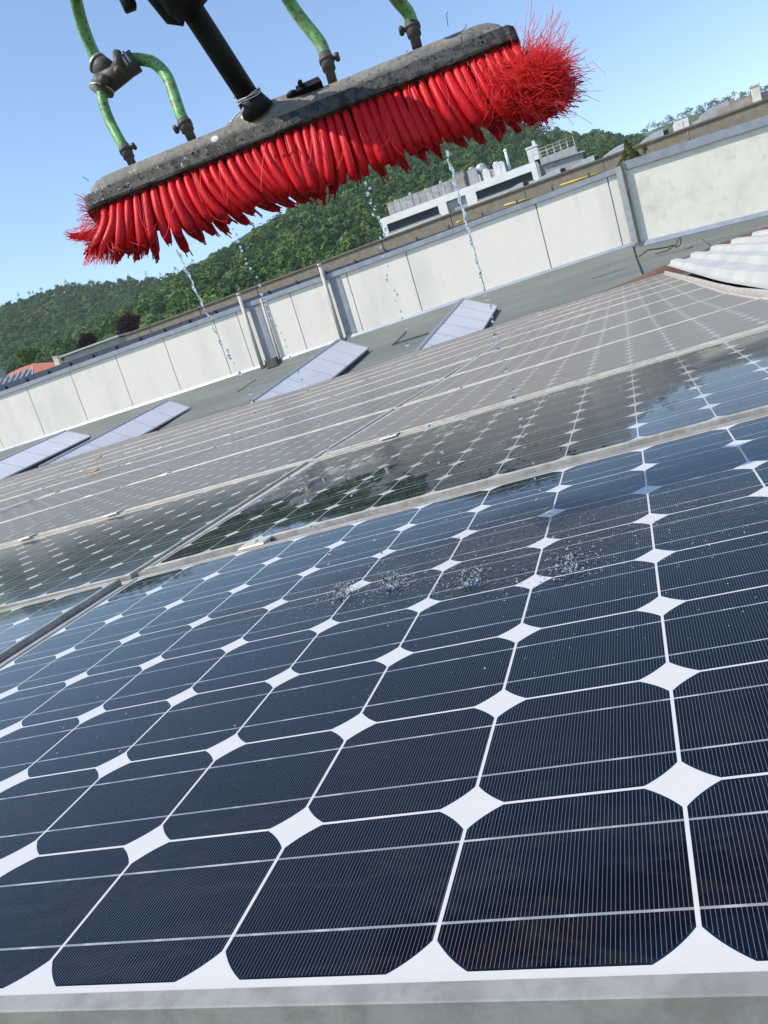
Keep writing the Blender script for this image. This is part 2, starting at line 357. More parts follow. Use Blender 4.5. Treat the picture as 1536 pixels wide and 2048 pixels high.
tag(mb.build('cover_strip', M_STRIPM), 'long dull metal cover strip in the seam running away beside the splashed panel', 'cover strip')
# clamps
def clamp(x, k, big=1.0):
    yc = k * PY - MARG - 0.020; z = zf(x, k) + 0.0022
    mb = MB(); h = 0.03 * big; w = 0.026
    lo = [(-h, -w, 0), (h, -w, 0), (h, w, 0), (-h, w, 0)]; hi = [(-h + .002, -w + .003, .003), (h - .002, -w + .003, .003), (h - .002, w - .003, .003), (-h + .002, w - .003, .003)]
    mb.hexa(lo, hi); mb.cyl((0, 0, .003), (0, 0, .0055), .006, 6)
    mb.box((-h + .004, -.011, -.035), (h - .004, .011, -.001))
    o = mb.build('panel_clamp', M_CLAMP, normals=True); m = Matrix.Identity(4); q = P2W((x, yc, z))
    for i in range(3):
        for j in range(3): m[i][j] = W[i, j]
        m[i][3] = q[i]
    o.matrix_world = m
    tag(o, 'small pale metal clamp in the seam behind the %s panel row' % ORD[k - 1], 'clamp', 'clamps holding the solar panels'); return o
for k, xs in {1: (-.75, .27), 2: (-.78, -1.92, -2.35), 3: (-.78, -1.87, -2.4, -2.9), 4: (-1.88, -2.6, -3.3, -4.1), 5: (-2.4, -3.2, -4.2, -5.2), 6: (-3.4, -4.6, -5.6), 7: (-4.2, -5.6, -6.6)}.items():
    for x in xs: clamp(x, k)
for i, (u, v, lb) in enumerate([(198, 918, 'yellow dry leaf lying on the dusty panels, farther one'), (190, 946, 'orange dry leaf lying on a seam of the dusty panels, nearer one')]):
    d = ray(u, v); k = 5 if i else 7; s = (k * PY - .03 - CAMW[1]) / d[1]; q = CAMW + d * s; mb = MB()
    pts = [(-.05, 0, .01), (-.02, .03, .02), (.04, .02, .014), (.06, 0, .03), (.02, -.03, .018), (-.03, -.025, .02)]
    mb.add([np.array(p) for p in pts] + [np.array(p) - (0, 0, .004) for p in pts], [(0, 1, 2, 3, 4, 5), (11, 10, 9, 8, 7, 6)] + [(j, 6 + j, 6 + (j + 1) % 6, (j + 1) % 6) for j in range(6)])
    tag(mb.build('fallen_leaf', M_LEAFY, loc=q + (0, 0, .003)), lb, 'leaf')
# ------------------------------------------------------------------ our roof
M_DECK = mottled('roof_deck_grey', (0.10, 0.10, 0.10), (0.14, 0.135, 0.13), 4, 0.8)
M_EDGE = mottled('edging_brown', (0.20, 0.115, 0.085), (0.27, 0.17, 0.13), 6, 0.55)
mb = MB(); c4 = [(-14, -0.15, -.14), (6, -0.15, -.14), (6, 10.9, -.14), (-14, 10.9, .05)]
mb.add([P2W(p) for p in c4], [(0, 1, 2, 3)]); tag(mb.build('roof_deck', M_DECK), kind='structure')
# building body under the roof
M_CONC = mottled('concrete_grey', (0.36, 0.35, 0.33), (0.44, 0.43, 0.41), 1.2, 0.85)
mb = MB(); mb.box((-40, -0.02, 0), (16, 9.8, 9.3)); tag(mb.build('factory_building', M_CONC), 'grey factory block under the solar array', 'building')
# brown edging along the far edge of the array
mb = MB(); rows = []
for x in np.linspace(-13.5, 6.0, 26):
    z = zf(x, 10) if x < .46 else 0.0 + (x - .46) * 0.012
    top = z + (0.008 if x < .3 else 0.008 + min(1, (x - .3) / .35) * 0.12)
    y0 = 10.93
    rows.append([P2W((x, y0, z - .25)), P2W((x, y0 + .05, z - .25)), P2W((x, y0 + .05, top)), P2W((x, y0, top))])
mb.loft(rows, smooth=False); tag(mb.build('roof_edging', M_EDGE, normals=True), 'thin brown metal edging along the far end of the solar array', 'edging')
# white corrugated translucent sheet right of the array
t = NT('corrugated_white'); cw = t.mix(t.ramp(t.noise(1.5, 5, .6), .35, .7), (0.50, 0.49, 0.455), (0.41, 0.40, 0.37))
M_CORR = t.bsdf(cw, 0.4, 0, 0.4)
mb = MB(); prof = []; x = 0.56
while x < 5.5:
    prof += [(x, .02), (x + .035, .02), (x + .06, .062), (x + .125, .062), (x + .150, .02)]; x += 0.235
ya, yb = 2.2, 10.45; top = []; n = len(prof)
vs = []
for y in np.linspace(ya, yb, 14):
    sag = -.035 + .09 * max(0, (y - 5) / 5.45) if y > 5 else -.035
    for px, pz in prof: vs.append(P2W((px, y, pz + .02 + sag)))
fs = [(r * n + i, r * n + i + 1, (r + 1) * n + i + 1, (r + 1) * n + i) for r in range(13) for i in range(n - 1)]
o = MB().add(vs, fs, smooth=False).build('corrugated_sheet', M_CORR); md = o.modifiers.new('thick', 'SOLIDIFY'); md.thickness = 0.004
tag(o, 'white corrugated roof sheet beside the right end of the solar array', 'roof sheet')
mb = MB(); rows = []
for y in np.linspace(2.3, 10.9, 10): z = zf(.5, y / PY); rows.append([P2W((.532, y, z - .05)), P2W((.556, y, z - .05)), P2W((.556, y, z + .02)), P2W((.532, y, z + .02))])
mb.loft(rows, smooth=False); tag(mb.build('side_edging', MF_FAR, normals=True), 'pale beige strip between the solar array and the corrugated sheet', 'edging')
# ------------------------------------------------------------------ neighbouring roof, skylights, white wall
YW = 18.0
t = NT('roof_membrane'); f1 = t.ramp(t.noise(0.9, 5, .6, stretch=(0.4, 1.6, 1)), .35, .65); f2 = t.ramp(t.noise(2.2, 5, .65, stretch=(0.25, 1.5, 1)), .55, .7)
cm = t.mix(f1, (0.125, 0.145, 0.132), (0.17, 0.188, 0.172)); cm = t.mix(t.math('MULTIPLY', f2, .55), cm, (0.17, 0.145, 0.12))
M_MEMB = t.bsdf(cm, 0.75, 0, 0.3, bump=t.noise(30, 4), bstr=.3, bdist=.01)
def mz(Y): return ZR + 0.40 + 0.145 * (Y - 16)
def wbase(x): return ZR + (float(np.interp(x, [-20, -9, -1.4, .3], [.83, .87, .935, .94])) if x < .35 else float(np.interp(x, [.35, 3, 8], [.87, .68, .35])))
mb = MB(); xs = [-34, -24] + list(np.linspace(-19, .34, 22)) + [.36, 1, 2, 3, 5, 8, 14]
sec = []
for x in xs:
    wb = wbase(x); dz = wb - (ZR + .93)
    sec.append([(x, 11.05, mz(11.05) + dz), (x, 14, mz(14) + dz), (x, 15.9, mz(15.9) + dz), (x, 16.9, mz(16.9) + dz), (x, 17.25, mz(17.25) + .02 + dz), (x, 17.3, mz(17.3) + .07 + dz), (x, 17.72, mz(17.72) + .06 + dz), (x, 17.93, wb - .05)])
n = len(sec[0]); fs = [(r * n + i, (r + 1) * n + i, (r + 1) * n + i + 1, r * n + i + 1) for r in range(len(xs) - 1) for i in range(n - 1)]
tag(MB().add([p for s in sec for p in s], fs).build('roof_membrane', M_MEMB), kind='structure')
# laps and raised patches in the membrane
M_LAP = mottled('membrane_lap_dark', (0.055, 0.06, 0.055), (0.1, 0.105, 0.095), 8, .8)
mb = MB()
for (x, y0, y1, w) in [(-.55, 16.2, 17.2, .012), (-4.7, 15.8, 17.2, .012), (-8.6, 16, 17.1, .012), (1.6, 16.3, 17.2, .012), (-12.3, 16.6, 17.2, .012)]:
    mb.hexa([(x, y0, mz(y0) - .01), (x + w, y0, mz(y0) - .01), (x + w, y1, mz(y1) - .01), (x, y1, mz(y1) - .01)], [(x, y0, mz(y0) + .006), (x + w, y0, mz(y0) + .006), (x + w, y1, mz(y1) + .006), (x, y1, mz(y1) + .006)])
for (x0, x1, y) in [(-.55, .1, 16.25), (-4.7, -3.9, 15.85)]:
    mb.hexa([(x0, y, mz(y) - .01), (x1, y + .02, mz(y) - .01), (x1, y + .05, mz(y) - .01), (x0, y + .03, mz(y) - .01)], [(x0, y, mz(y) + .02), (x1, y + .02, mz(y) + .02), (x1, y + .05, mz(y) + .02), (x0, y + .03, mz(y) + .02)])
tag(mb.build('membrane_lap', M_LAP), kind='structure')
# black loop of cable and rag on the membrane
mb = MB(); q = onY(1300, 500, 17.2); path = [onY(u, v, 17.15) for u, v in [(1278, 513), (1285, 508), (1296, 500), (1318, 497), (1336, 494), (1347, 490), (1353, 495), (1360, 490), (1362, 480), (1361, 474), (1355, 481), (1352, 489), (1335, 501), (1310, 508)]]
mb.tube([p - q for p in path], .014, 6); tag(mb.build('cable_loop', mottled('cable_black', (.02, .02, .02), (.05, .05, .05), 20, .5), loc=q), 'black cable loop lying at the foot of the plastered wall', 'cable')
# wall
t = NT('wall_panel_white'); sp = t.n('ShaderNodeSeparateXYZ'); t.l(t.coord(), sp.inputs[0])
stain = t.ramp(t.noise(0.9, 5, .6, stretch=(1.3, 1, .40)), .44, .74); low = t.ramp(t.noise(7, 4), .4, .7); runs = t.math('MULTIPLY', t.ramp(t.noise(3.2, 4, .6, stretch=(2.2, 1, .10)), .55, .8), t.ramp(sp.outputs[2], .6, 2.4))
c = t.mix(t.math('MULTIPLY', stain, .5), (0.78, 0.73, 0.655), (0.55, 0.535, 0.51)); c = t.mix(t.math('MULTIPLY', low, .12), c, (0.6, 0.57, .52)); c = t.mix(t.math('MULTIPLY', runs, .35), c, (0.40, 0.39, 0.37))
M_WALL = t.bsdf(c, 0.85, 0, 0.3, bump=t.noise(60, 4), bstr=.15, bdist=.004)
t = NT('wall_plaster_old'); s1 = t.ramp(t.noise(1.6, 6, .65), .42, .66); s2 = t.ramp(t.noise(5, 6, .7), .52, .72)
c = t.mix(s1, (0.76, 0.73, 0.64), (0.66, 0.625, 0.54)); c = t.mix(t.math('MULTIPLY', s2, .5), c, (0.50, 0.45, 0.36))
M_PLAST = t.bsdf(c, 0.9, 0, 0.2, bump=t.noise(18, 5), bstr=.3, bdist=.01)
M_JOINT = mottled('joint_grey', (0.26, 0.255, 0.24), (0.34, 0.33, 0.31), 10, .8)
M_CAPG = mottled('coping_blue_grey', (0.24, 0.27, 0.31), (0.31, 0.34, 0.37), 5, .5, .2)
M_NAVY = mottled('roof_strip_navy', (0.028, 0.042, 0.075), (0.05, 0.065, 0.10), 6, .5)
M_FLASH = mottled('flashing_pale', (0.38, 0.42, 0.46), (0.31, 0.35, 0.39), 4, .35, .3)
M_GREYM = mottled('grey_metal', (0.34, 0.35, 0.36), (0.42, 0.42, 0.42), 6, .5, .2)
def wtop(x): return ZR + float(np.interp(x, [-17, -9, -4.5, -1.4, .5, 3.2, 8], [2.26, 2.30, 2.31, 2.35, 2.38, 2.29, 2.1]))
wall = empty('panel_wall', (-7, YW, ZR))
tag(wall, 'long white concrete panel wall behind the solar roof, left of the grey post', 'wall')
jx = [-29.3 + 1.553 * i for i in range(15)] + [-7.50, -5.95, -4.42, -2.90, -1.37, .16]
jx = [-34.5 + 1.553 * i for i in range(17)]
jx = [x for x in jx if x < -9.4] + [-8.98, -7.45, -5.93, -4.41, -2.89, -1.37, .16, .42]
Wl = lambda p: np.asarray(p, float) - np.array([-7, YW, ZR])
for a, b in zip(jx[:-1], jx[1:]):
    g = .011; a2, b2 = a + g, b - g
    mb = MB(); mb.hexa([Wl((a2, YW, wbase(a2) - .15)), Wl((b2, YW, wbase(b2) - .15)), Wl((b2, YW + .2, wbase(b2) - .15)), Wl((a2, YW + .2, wbase(a2) - .15))],
                       [Wl((a2, YW, wtop(a2))), Wl((b2, YW, wtop(b2))), Wl((b2, YW + .2, wtop(b2))), Wl((a2, YW + .2, wtop(a2)))])
    mb.build('wall_panel', M_WALL, wall)
mb = MB(); mb.box(Wl((-34, YW + .02, ZR + .4)), Wl((.4, YW + .15, ZR + 2.2))); mb.build('joint_filler', M_JOINT, wall)
def strip_along(mb, xs, f, sub=Wl):
    rows = []
    for x in xs: rows.append([sub(p) for p in f(x)])
    mb.loft(rows, smooth=False)
xsw = [-34, -17, -13, -9, -6, -4.5, -3, -1.4, .3, .44]
mb = MB(); strip_along(mb, xsw, lambda x: [(x, YW - .05, wtop(x) - .01), (x, YW + .24, wtop(x) - .01), (x, YW + .24, wtop(x) + .13), (x, YW - .05, wtop(x) + .10)])
mb.build('coping', M_CAPG, wall, normals=True)
mb = MB(); strip_along(mb, xsw, lambda x: [(x, YW - .055, wbase(x) - .05), (x, YW - .002, wbase(x) - .05), (x, YW - .002, wbase(x) + .012), (x, YW - .03, wbase(x) + .008)])
mb.build('base_flashing', M_FLASH, wall, normals=True)
# dark roof strip behind the coping with its bolts
mb = MB(); strip_along(mb, xsw, lambda x: [(x, YW + .5, wtop(x) - .1), (x, YW + 2.5, wtop(x) - .1), (x, YW + 2.5, wtop(x) + .56 - .012 * (x + 17)), (x, YW + .5, wtop(x) + .33 - .010 * (x + 17))], sub=lambda p: np.asarray(p, float))
for x in np.arange(-33, 0, .8): mb.box((x, YW + .44, wtop(x) + .1), (x + .04, YW + .497, wtop(x) + .26))
tag(mb.build('roof_strip', M_NAVY, normals=True), 'dark navy metal roof strip running behind the wall coping', 'roof strip')
# posts (a pipe, a flat grey strip beside it, a thin conduit)
def post(xp, xs0, xs1, xc, lb, hi):
    r = empty('wall_pipe', (xp, YW - .12, wbase(xp))); b = np.array(r.location); tag(r, lb, 'pipe', 'pipes on the white wall')
    mb = MB(); mb.cyl(np.array((xp, YW - .12, wbase(xp) - .15)) - b, np.array((xp, YW - .12, hi)) - b, .048, 14); mb.cyl(np.array((xp, YW - .12, hi)) - b, np.array((xp, YW - .12, hi + .05)) - b, .058, 14); mb.build('pipe_tube', M_GREYP, r)
    mb = MB(); mb.box(np.array((xs0, YW - .018, wbase(xp) - .06)) - b, np.array((xs1, YW - .003, wtop(xp) + .005)) - b); mb.build('grey_strip', M_STRIP, r)
    if xc:
        mb = MB(); mb.cyl(np.array((xc, YW - .05, wbase(xp) - .02)) - b, np.array((xc, YW - .05, wtop(xp) + .08)) - b, .028, 10); mb.build('conduit', M_GREYP, r)
        mb = MB(); mb.box(np.array((xs0 + .05, YW - .22, wbase(xp) - .14)) - b, np.array((xs1 + .06, YW - .06, wbase(xp) + .07)) - b); mb.build('junction_box', M_LAP, r)
M_GREYP = mottled('pipe_grey_beige', (0.46, 0.45, 0.42), (0.38, 0.37, 0.34), 8, .5)
M_STRIP = mottled('wall_strip_grey', (0.25, 0.27, 0.30), (0.32, 0.335, 0.355), 4, .6)
p1 = onY(525, 735, YW - .12)[0]; p2 = onY(681, 668, YW - .12)[0]
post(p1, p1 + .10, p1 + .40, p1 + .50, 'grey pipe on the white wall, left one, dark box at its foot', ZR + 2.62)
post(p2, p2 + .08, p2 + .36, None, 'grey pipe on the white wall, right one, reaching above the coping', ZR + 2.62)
# end post and plastered wall
r = empty('wall_post', (.45, YW - .1, wbase(.3))); b = np.array(r.location); tag(r, 'grey metal post where the panel wall meets the plastered wall', 'post')
mb = MB(); mb.box(np.array((.34, YW - .09, wbase(.3) - .02)) - b, np.array((.46, YW - .065, wtop(.4) + .10)) - b); mb.build('post_face', M_GREYM, r)
mb = MB(); mb.box(np.array((.47, YW - .10, wbase(.3) - .10)) - b, np.array((.52, YW - .065, wtop(.4) + .16)) - b); mb.build('post_edge', M_LAP, r)
pw = empty('plaster_wall', (3, YW, ZR)); b = np.array(pw.location); tag(pw, 'old cream plastered wall with stains, right of the grey post', 'wall')
xsr = [.53, 1.2, 2, 3, 4.5, 6.5, 9, 14]
mb = MB(); strip_along(mb, xsr, lambda x: [(x, YW, wbase(x) - .2), (x, YW + .25, wbase(x) - .2), (x, YW + .25, wtop(x)), (x, YW, wtop(x))], sub=lambda p: np.asarray(p) - b); mb.build('wall_body', M_PLAST, pw, normals=True)
mb = MB(); strip_along(mb, xsr, lambda x: [(x, YW - .06, wtop(x) - .01), (x, YW + .3, wtop(x) - .01), (x, YW + .3, wtop(x) + .20), (x, YW - .06, wtop(x) + .16)], sub=lambda p: np.asarray(p) - b); mb.build('coping', M_CAPG, pw, normals=True)
mb = MB(); strip_along(mb, xsr, lambda x: [(x, YW - .08, wbase(x) - .05), (x, YW - .003, wbase(x) - .05), (x, YW - .003, wbase(x) + .05), (x, YW - .04, wbase(x) + .04)], sub=lambda p: np.asarray(p) - b); mb.build('base_flashing', M_FLASH, pw, normals=True)
# yellow rails, small glazed gable
M_YEL = mottled('paint_yellow', (0.60, 0.44, 0.06), (0.5, 0.36, .06), 8, .5)
for lb, pa, pb in [('yellow metal rail on the wall top, left of the small glazed gable', (1008, 411), (1064, 396)), ('yellow metal rail on the wall top, right of the small glazed gable', (1120, 371), (1208, 343)), ('short faded yellow rail on the wall top, leftmost of the yellow ones', (912, 446), (925, 442))]:
    a, b2 = onY(*pa, YW + .7), onY(*pb, YW + .7); c = (a + b2) / 2; mb = MB(); mb.cyl(a - c, b2 - c, .024, 8)
    tag(mb.build('safety_rail', M_YEL, loc=c), lb, 'rail')
t = NT('glazing_blue'); M_GLZ = t.bsdf((0.20, 0.27, 0.33), 0.2, 0, .5)
q = [onY(u, v, YW - .12) for u, v in [(1052, 405), (1096, 380), (1127, 371), (1116, 388)]]; c = np.mean(q, axis=0)
mb = MB(); mb.hexa([p - c for p in q], [p - c + (0, .04, .01) for p in q]); mb.build('roof_gable', M_GLZ, normals=True); o = bpy.data.objects['roof_gable']; tag(o, 'small blue glazed gable just behind the wall coping', 'skylight')
# skylights
t = NT('skylight_opal'); cs = t.mix(t.ramp(t.noise(1.2, 3), .3, .7), (0.64, 0.645, 0.67), (0.57, 0.58, 0.61)); M_OPAL = t.bsdf(cs, 0.45, 0, .3)
M_SKF = mottled('skylight_curb_shaded', (0.035, 0.04, 0.05), (0.06, 0.065, 0.07), 6, .7)  # near-black colour holds the shade below the glazing's lower edge
M_SKB = mottled('skylight_bar', (0.36, 0.38, 0.43), (0.42, 0.44, 0.48), 6, .5)
def skylight(xt, xr, yt, zt, zr, yend, lb, bars, s):
    r = empty('roof_skylight', (xt, yt, zt)); b = np.array(r.location); tag(r, lb, 'skylight', 'sloping skylights on the neighbouring roof')
    def pt(x, y, z): return np.array((x, y, z - s * (yt - y))) - b
    def fac(f, y, dz): return pt(xt + (xr - xt) * f, y, zt + (zr - zt) * f + dz)
    mb = MB(); mb.prism([fac(0, yt, 0), fac(1, yt, 0), fac(1, yt, -.03), fac(0, yt, -.03)], [fac(0, yend, 0), fac(1, yend, 0), fac(1, yend, -.03), fac(0, yend, -.03)]); mb.build('glazing', M_OPAL, r, normals=True)
    mb = MB(); mb.prism([fac(0, yt - .01, -.032), fac(1, yt - .01, -.032), fac(.97, yt - .01, -.17), fac(0, yt - .01, -.5)], [fac(0, yend, -.032), fac(1, yend, -.032), fac(.97, yend, -.17), fac(0, yend, -.5)]); mb.build('curb', M_SKF, r, normals=True)
    for y in bars:
        mb = MB(); mb.hexa([fac(0, y, .0), fac(1, y, .0), fac(1, y + .022, .0), fac(0, y + .022, .0)], [fac(0, y, .012), fac(1, y, .012), fac(1, y + .022, .008), fac(0, y + .022, .008)])
        mb.build('glazing_bar', M_SKB, r, normals=True)
    mb = MB(); mb.hexa([fac(-.02, yt + .02, -.04), fac(.05, yt + .02, -.02), fac(.05, yend, -.02), fac(-.02, yend, -.04)], [fac(-.02, yt + .02, .015), fac(.05, yt + .02, .014), fac(.05, yend, .014), fac(-.02, yend, .015)])
    mb.hexa([fac(-.02, yt, -.04), fac(1, yt, -.04), fac(1, yt + .04, -.04), fac(-.02, yt + .04, -.04)], [fac(-.02, yt, .014), fac(1, yt, .014), fac(1, yt + .04, .014), fac(-.02, yt + .04, .014)]); mb.build('ridge_cap', M_GREYM, r, normals=True)
YT = 16.0
for (tl, tr, lb, sl_) in [((924, 598), (994, 612), 'sloping white skylight on the grey roof, rightmost of the four', .147), ((676, 680), (736, 696), 'sloping white skylight, second from the right, below the right wall pipe', .137),
                     ((334, 801), (379, 815), 'long sloping skylight, third from the right, overlapping the leftmost one', .118), ((129, 862), (180, 872), 'pale skylight farthest left, half hidden behind its neighbour', .105)]:
    a, c = onY(*tl, YT), onY(*tr, YT); skylight(a[0], c[0], YT, a[2], c[2], 11.3, lb, [YT - .82 * (i + 1) for i in range(5)], sl_)
# ------------------------------------------------------------------ buildings behind the wall
M_BROWN = mottled('parapet_exposed_aggregate', (0.27, 0.225, 0.17), (0.21, 0.175, 0.135), 3, .9, c3=(0.33, 0.28, 0.22), s3=12)
M_ALU = mottled('dome_aluminium', (0.50, 0.52, 0.54), (0.40, 0.42, 0.45), 3, .35, .4)
M_CON2 = mottled('concrete_old', (0.34, 0.32, 0.28), (0.26, 0.245, 0.215), 1.5, .9)
YB = 40.0
def bz(x): return ZR + float(np.interp(x, [-26, -15, -8, 10], [5.53, 5.6, 5.68, 5.68]))
bb = empty('brown_building', (0, YB, 0)); b = np.array(bb.location); tag(bb, 'long building with a brown gravelly parapet behind the white wall', 'building')
xb = [-27, -25.3, -21.9, -18.2, -14.5, -10.8, -7.1, -3.4, .3, 4.0, 7.7, 11.4, 15]
for a, c in zip(xb[:-1], xb[1:]):
    mb = MB(); mb.hexa([np.array((a + .02, YB, 0)) - b, np.array((c - .02, YB, 0)) - b, np.array((c - .02, YB + .3, 0)) - b, np.array((a + .02, YB + .3, 0)) - b], [np.array((a + .02, YB, bz(a))) - b, np.array((c - .02, YB, bz(c))) - b, np.array((c - .02, YB + .3, bz(c))) - b, np.array((a + .02, YB + .3, bz(a))) - b]); mb.build('parapet_panel', M_BROWN, bb)
mb = MB(); mb.box((-26.9, .32, 0), (15, 24, ZR + 4.6)); mb.build('building_body', M_CON2, bb)
mb = MB(); strip_along(mb, xb, lambda x: [(x, YB - .06, bz(x) - .02), (x, YB + .36, bz(x) - .02), (x, YB + .36, bz(x) + .08), (x, YB - .06, bz(x) + .06)], sub=lambda p: np.asarray(p) - b); mb.build('coping', mottled('coping_brown', (0.15, 0.12, .095), (.2, .165, .13), 4, .7), bb, normals=True)
# aluminium roof domes on it
def dome(u0, v0, u1, v1, Y, lb):
    a, c = onY(u0, v0, Y), onY(u1, v1, Y); L = c[0] - a[0]; z0 = min(a[2], c[2]) - .1; h = max(a[2], c[2]) - z0 + .1
    r = empty('roof_dome', (a[0], Y, z0)); tag(r, lb, 'skylight', 'curved metal skylights on the brown building'); n = 9
    sec = [(L * i / n, h * (0.15 + .85 * (1 - (1 - i / n * .95) ** 2.2))) for i in range(n + 1)]
    s0 = [(x, 0, z) for x, z in sec] + [(L, 0, 0), (0, 0, 0)]; mb = MB(); mb.prism(s0, [(x, 7, z) for x, y, z in s0], smooth=False); mb.build('dome_shell', M_ALU, r, normals=True)
    mb = MB(); mb.box((L + .01, .1, 0), (L + .25, 6.9, h * .8)); mb.build('dome_window', M_DARKG, r)
t = NT('glass_dark'); M_DARKG = t.bsdf((0.012, 0.02, 0.027), .15, 0, .2)
for i, (u0, v0, u1, v1) in enumerate([(1275, 286, 1326, 260), (1204, 311, 1253, 287), (1136, 336, 1188, 312), (1068, 361, 1120, 337), (1011, 382, 1046, 366)]):
    dome(u0, v0 + 3, u1, v1 + 2, YB + 5, 'curved grey roof skylight on the brown building, %s from the right' % ORD[i])
q = [onY(1352, 262, YB + 6), onY(1379, 252, YB + 6)]; mb = MB(); h = onY(1351, 243, YB + 6)[2] - q[0][2]
r = empty('ventilation_unit', q[0] - (0, 0, .6)); tag(r, 'white box ventilation unit on the brown building roof', 'ventilation unit'); wv = q[1][0] - q[0][0]
mb.box((0, 0, 0), (wv, 1.2, h + .6)); mb.build('housing', mottled('unit_white', (.72, .72, .7), (.62, .62, .6), 3, .5), r); mb = MB(); mb.box((wv * .56, -.02, .2), (wv * .6, -.001, h + .5)); mb.build('seam', M_GREYM, r); mb = MB(); mb.box((wv + .01, .1, .3), (wv + .5, 1.1, h + .3)); mb.build('fan_box', M_SKB, r)
# concrete parapet block at the right with a white vent
ca = onY(1432, 219, YB + 8); cb = onY(1560, 168, YB + 8); mb = MB(); z0 = ZR + 4.6
mb.hexa([(ca[0], YB + 8, z0), (cb[0] + 6, YB + 8, z0), (cb[0] + 6, YB + 14, z0), (ca[0], YB + 14, z0)], [(ca[0], YB + 8, ca[2]), (cb[0] + 6, YB + 8, cb[2]), (cb[0] + 6, YB + 14, cb[2]), (ca[0], YB + 14, ca[2])])
r = mb.build('roof_block', M_CON2); tag(r, 'weathered concrete roof block at the right end of the brown building', 'roof block')
a = onY(1512, 188, YB + 7.6); mb = MB(); mb.box((-.18, -.15, -1.5), (.18, .15, .35)); mb.box((-.24, -.2, .36), (.24, .2, .46)); tag(mb.build('roof_vent', mottled('vent_pale', (.7, .66, .6), (.6, .55, .48), 4, .6), loc=a), 'small pale vent standing before the concrete roof block', 'vent')
a = onY(1400, 240, YB + 9); mb = MB(); mb.hexa([(0, 0, -1.2), (1.6, 0, -1.2), (1.6, 3, -1.2), (0, 3, -1.2)], [(0.1, 0, .25), (1.5, 0, .5), (1.5, 3, .5), (.1, 3, .25)]); tag(mb.build('roof_hatch', M_GREYM, loc=a), 'grey slanted roof hatch left of the concrete roof block', 'hatch')
# ------------------------------------------------------------------ white office building
YO = 110.0; ofc = empty('office_building', (-18, YO, 0)); b = np.array(ofc.location); tag(ofc, 'white office building with long dark window bands before the wooded hill', 'building')
M_OFW = mottled('office_white', (0.78, 0.78, 0.77), (0.70, 0.70, 0.69), .6, .6)
M_OFS = mottled('office_grey_and_shade', (0.36, 0.37, 0.39), (0.30, 0.31, .33), .5, .7)
zt_, zb_ = 17.6 + ZR * 1.0, 0
zt_ = 17.6 + 10
def B(mb, x0, y0, z0, x1, y1, z1): mb.box(np.array((x0, y0, z0)) - b, np.array((x1, y1, z1)) - b); return mb
zr = onY(761, 438, YO)[2]; zw1 = onY(774, 452, YO)[2]; zl = onY(770, 477, YO)[2]
def win(x0, x1, z1, z0):   # window band set in a reveal
    f = B(MB(), x0 - .12, YO - .06, z0 - .12, x1 + .12, YO - .004, z0).build('window_sill', M_OFS, ofc)
    B(MB(), x0, YO + .35, z0, x1, YO + .42, z1).build('window_band', M_DARKG, ofc)
xA, xB_, xC, xD = -29.0, onY(888, 412, YO)[0], onY(893, 470, YO)[0], -7.2
wz1 = zr - .95; wz0 = wz1 - 1.1
x_w1a, x_w1b = onY(774, 452, YO)[0], onY(876, 414, YO)[0]
x_ra, x_rb = onY(893, 410, YO)[0], onY(931, 393, YO)[0]
x_w2a, x_w2b = onY(951, 385, YO)[0], onY(1063, 343, YO)[0]
# facade built round its openings
fb = MB()
segs = [(xA, x_w1a), (x_w1b, x_ra), (x_rb, x_w2a), (x_w2b, xD)]
for s0, s1 in segs: B(fb, s0, YO, 8, s1, YO + .5, zr - .55)
for s0, s1 in [(x_w1a, x_w1b), (x_w2a, x_w2b)]: B(fb, s0, YO, wz1, s1, YO + .5, zr - .55); B(fb, s0, YO, 8, s1, YO + .5, wz0)
B(fb, x_ra, YO, wz1 + .1, x_rb, YO + .5, zr - .55)
B(fb, xA, YO, zr - .549, xD, YO + .5, zr); fb.build('facade', M_OFW, ofc)
win(x_w1a, x_w1b, wz1, wz0); win(x_w2a, x_w2b, wz1, wz0)
B(MB(), x_ra, YO + 1.2, 8, x_rb, YO + 1.3, wz1 + .1).build('recessed_window', M_DARKG, ofc)
B(MB(), x_ra, YO + .7, wz0 - 1.0, x_rb + 2, YO + 1.1, wz0 - .8).build('red_rail', mottled('rail_red', (.5, .12, .06), (.42, .1, .05), 2, .6), ofc)
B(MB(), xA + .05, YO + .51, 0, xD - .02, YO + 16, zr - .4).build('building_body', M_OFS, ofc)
B(MB(), xD - .01, YO + .05, 0, xD + .3, YO + 16, zr - .1).build('side_wall', M_OFS, ofc)  # side wall coloured grey for the shade it stands in
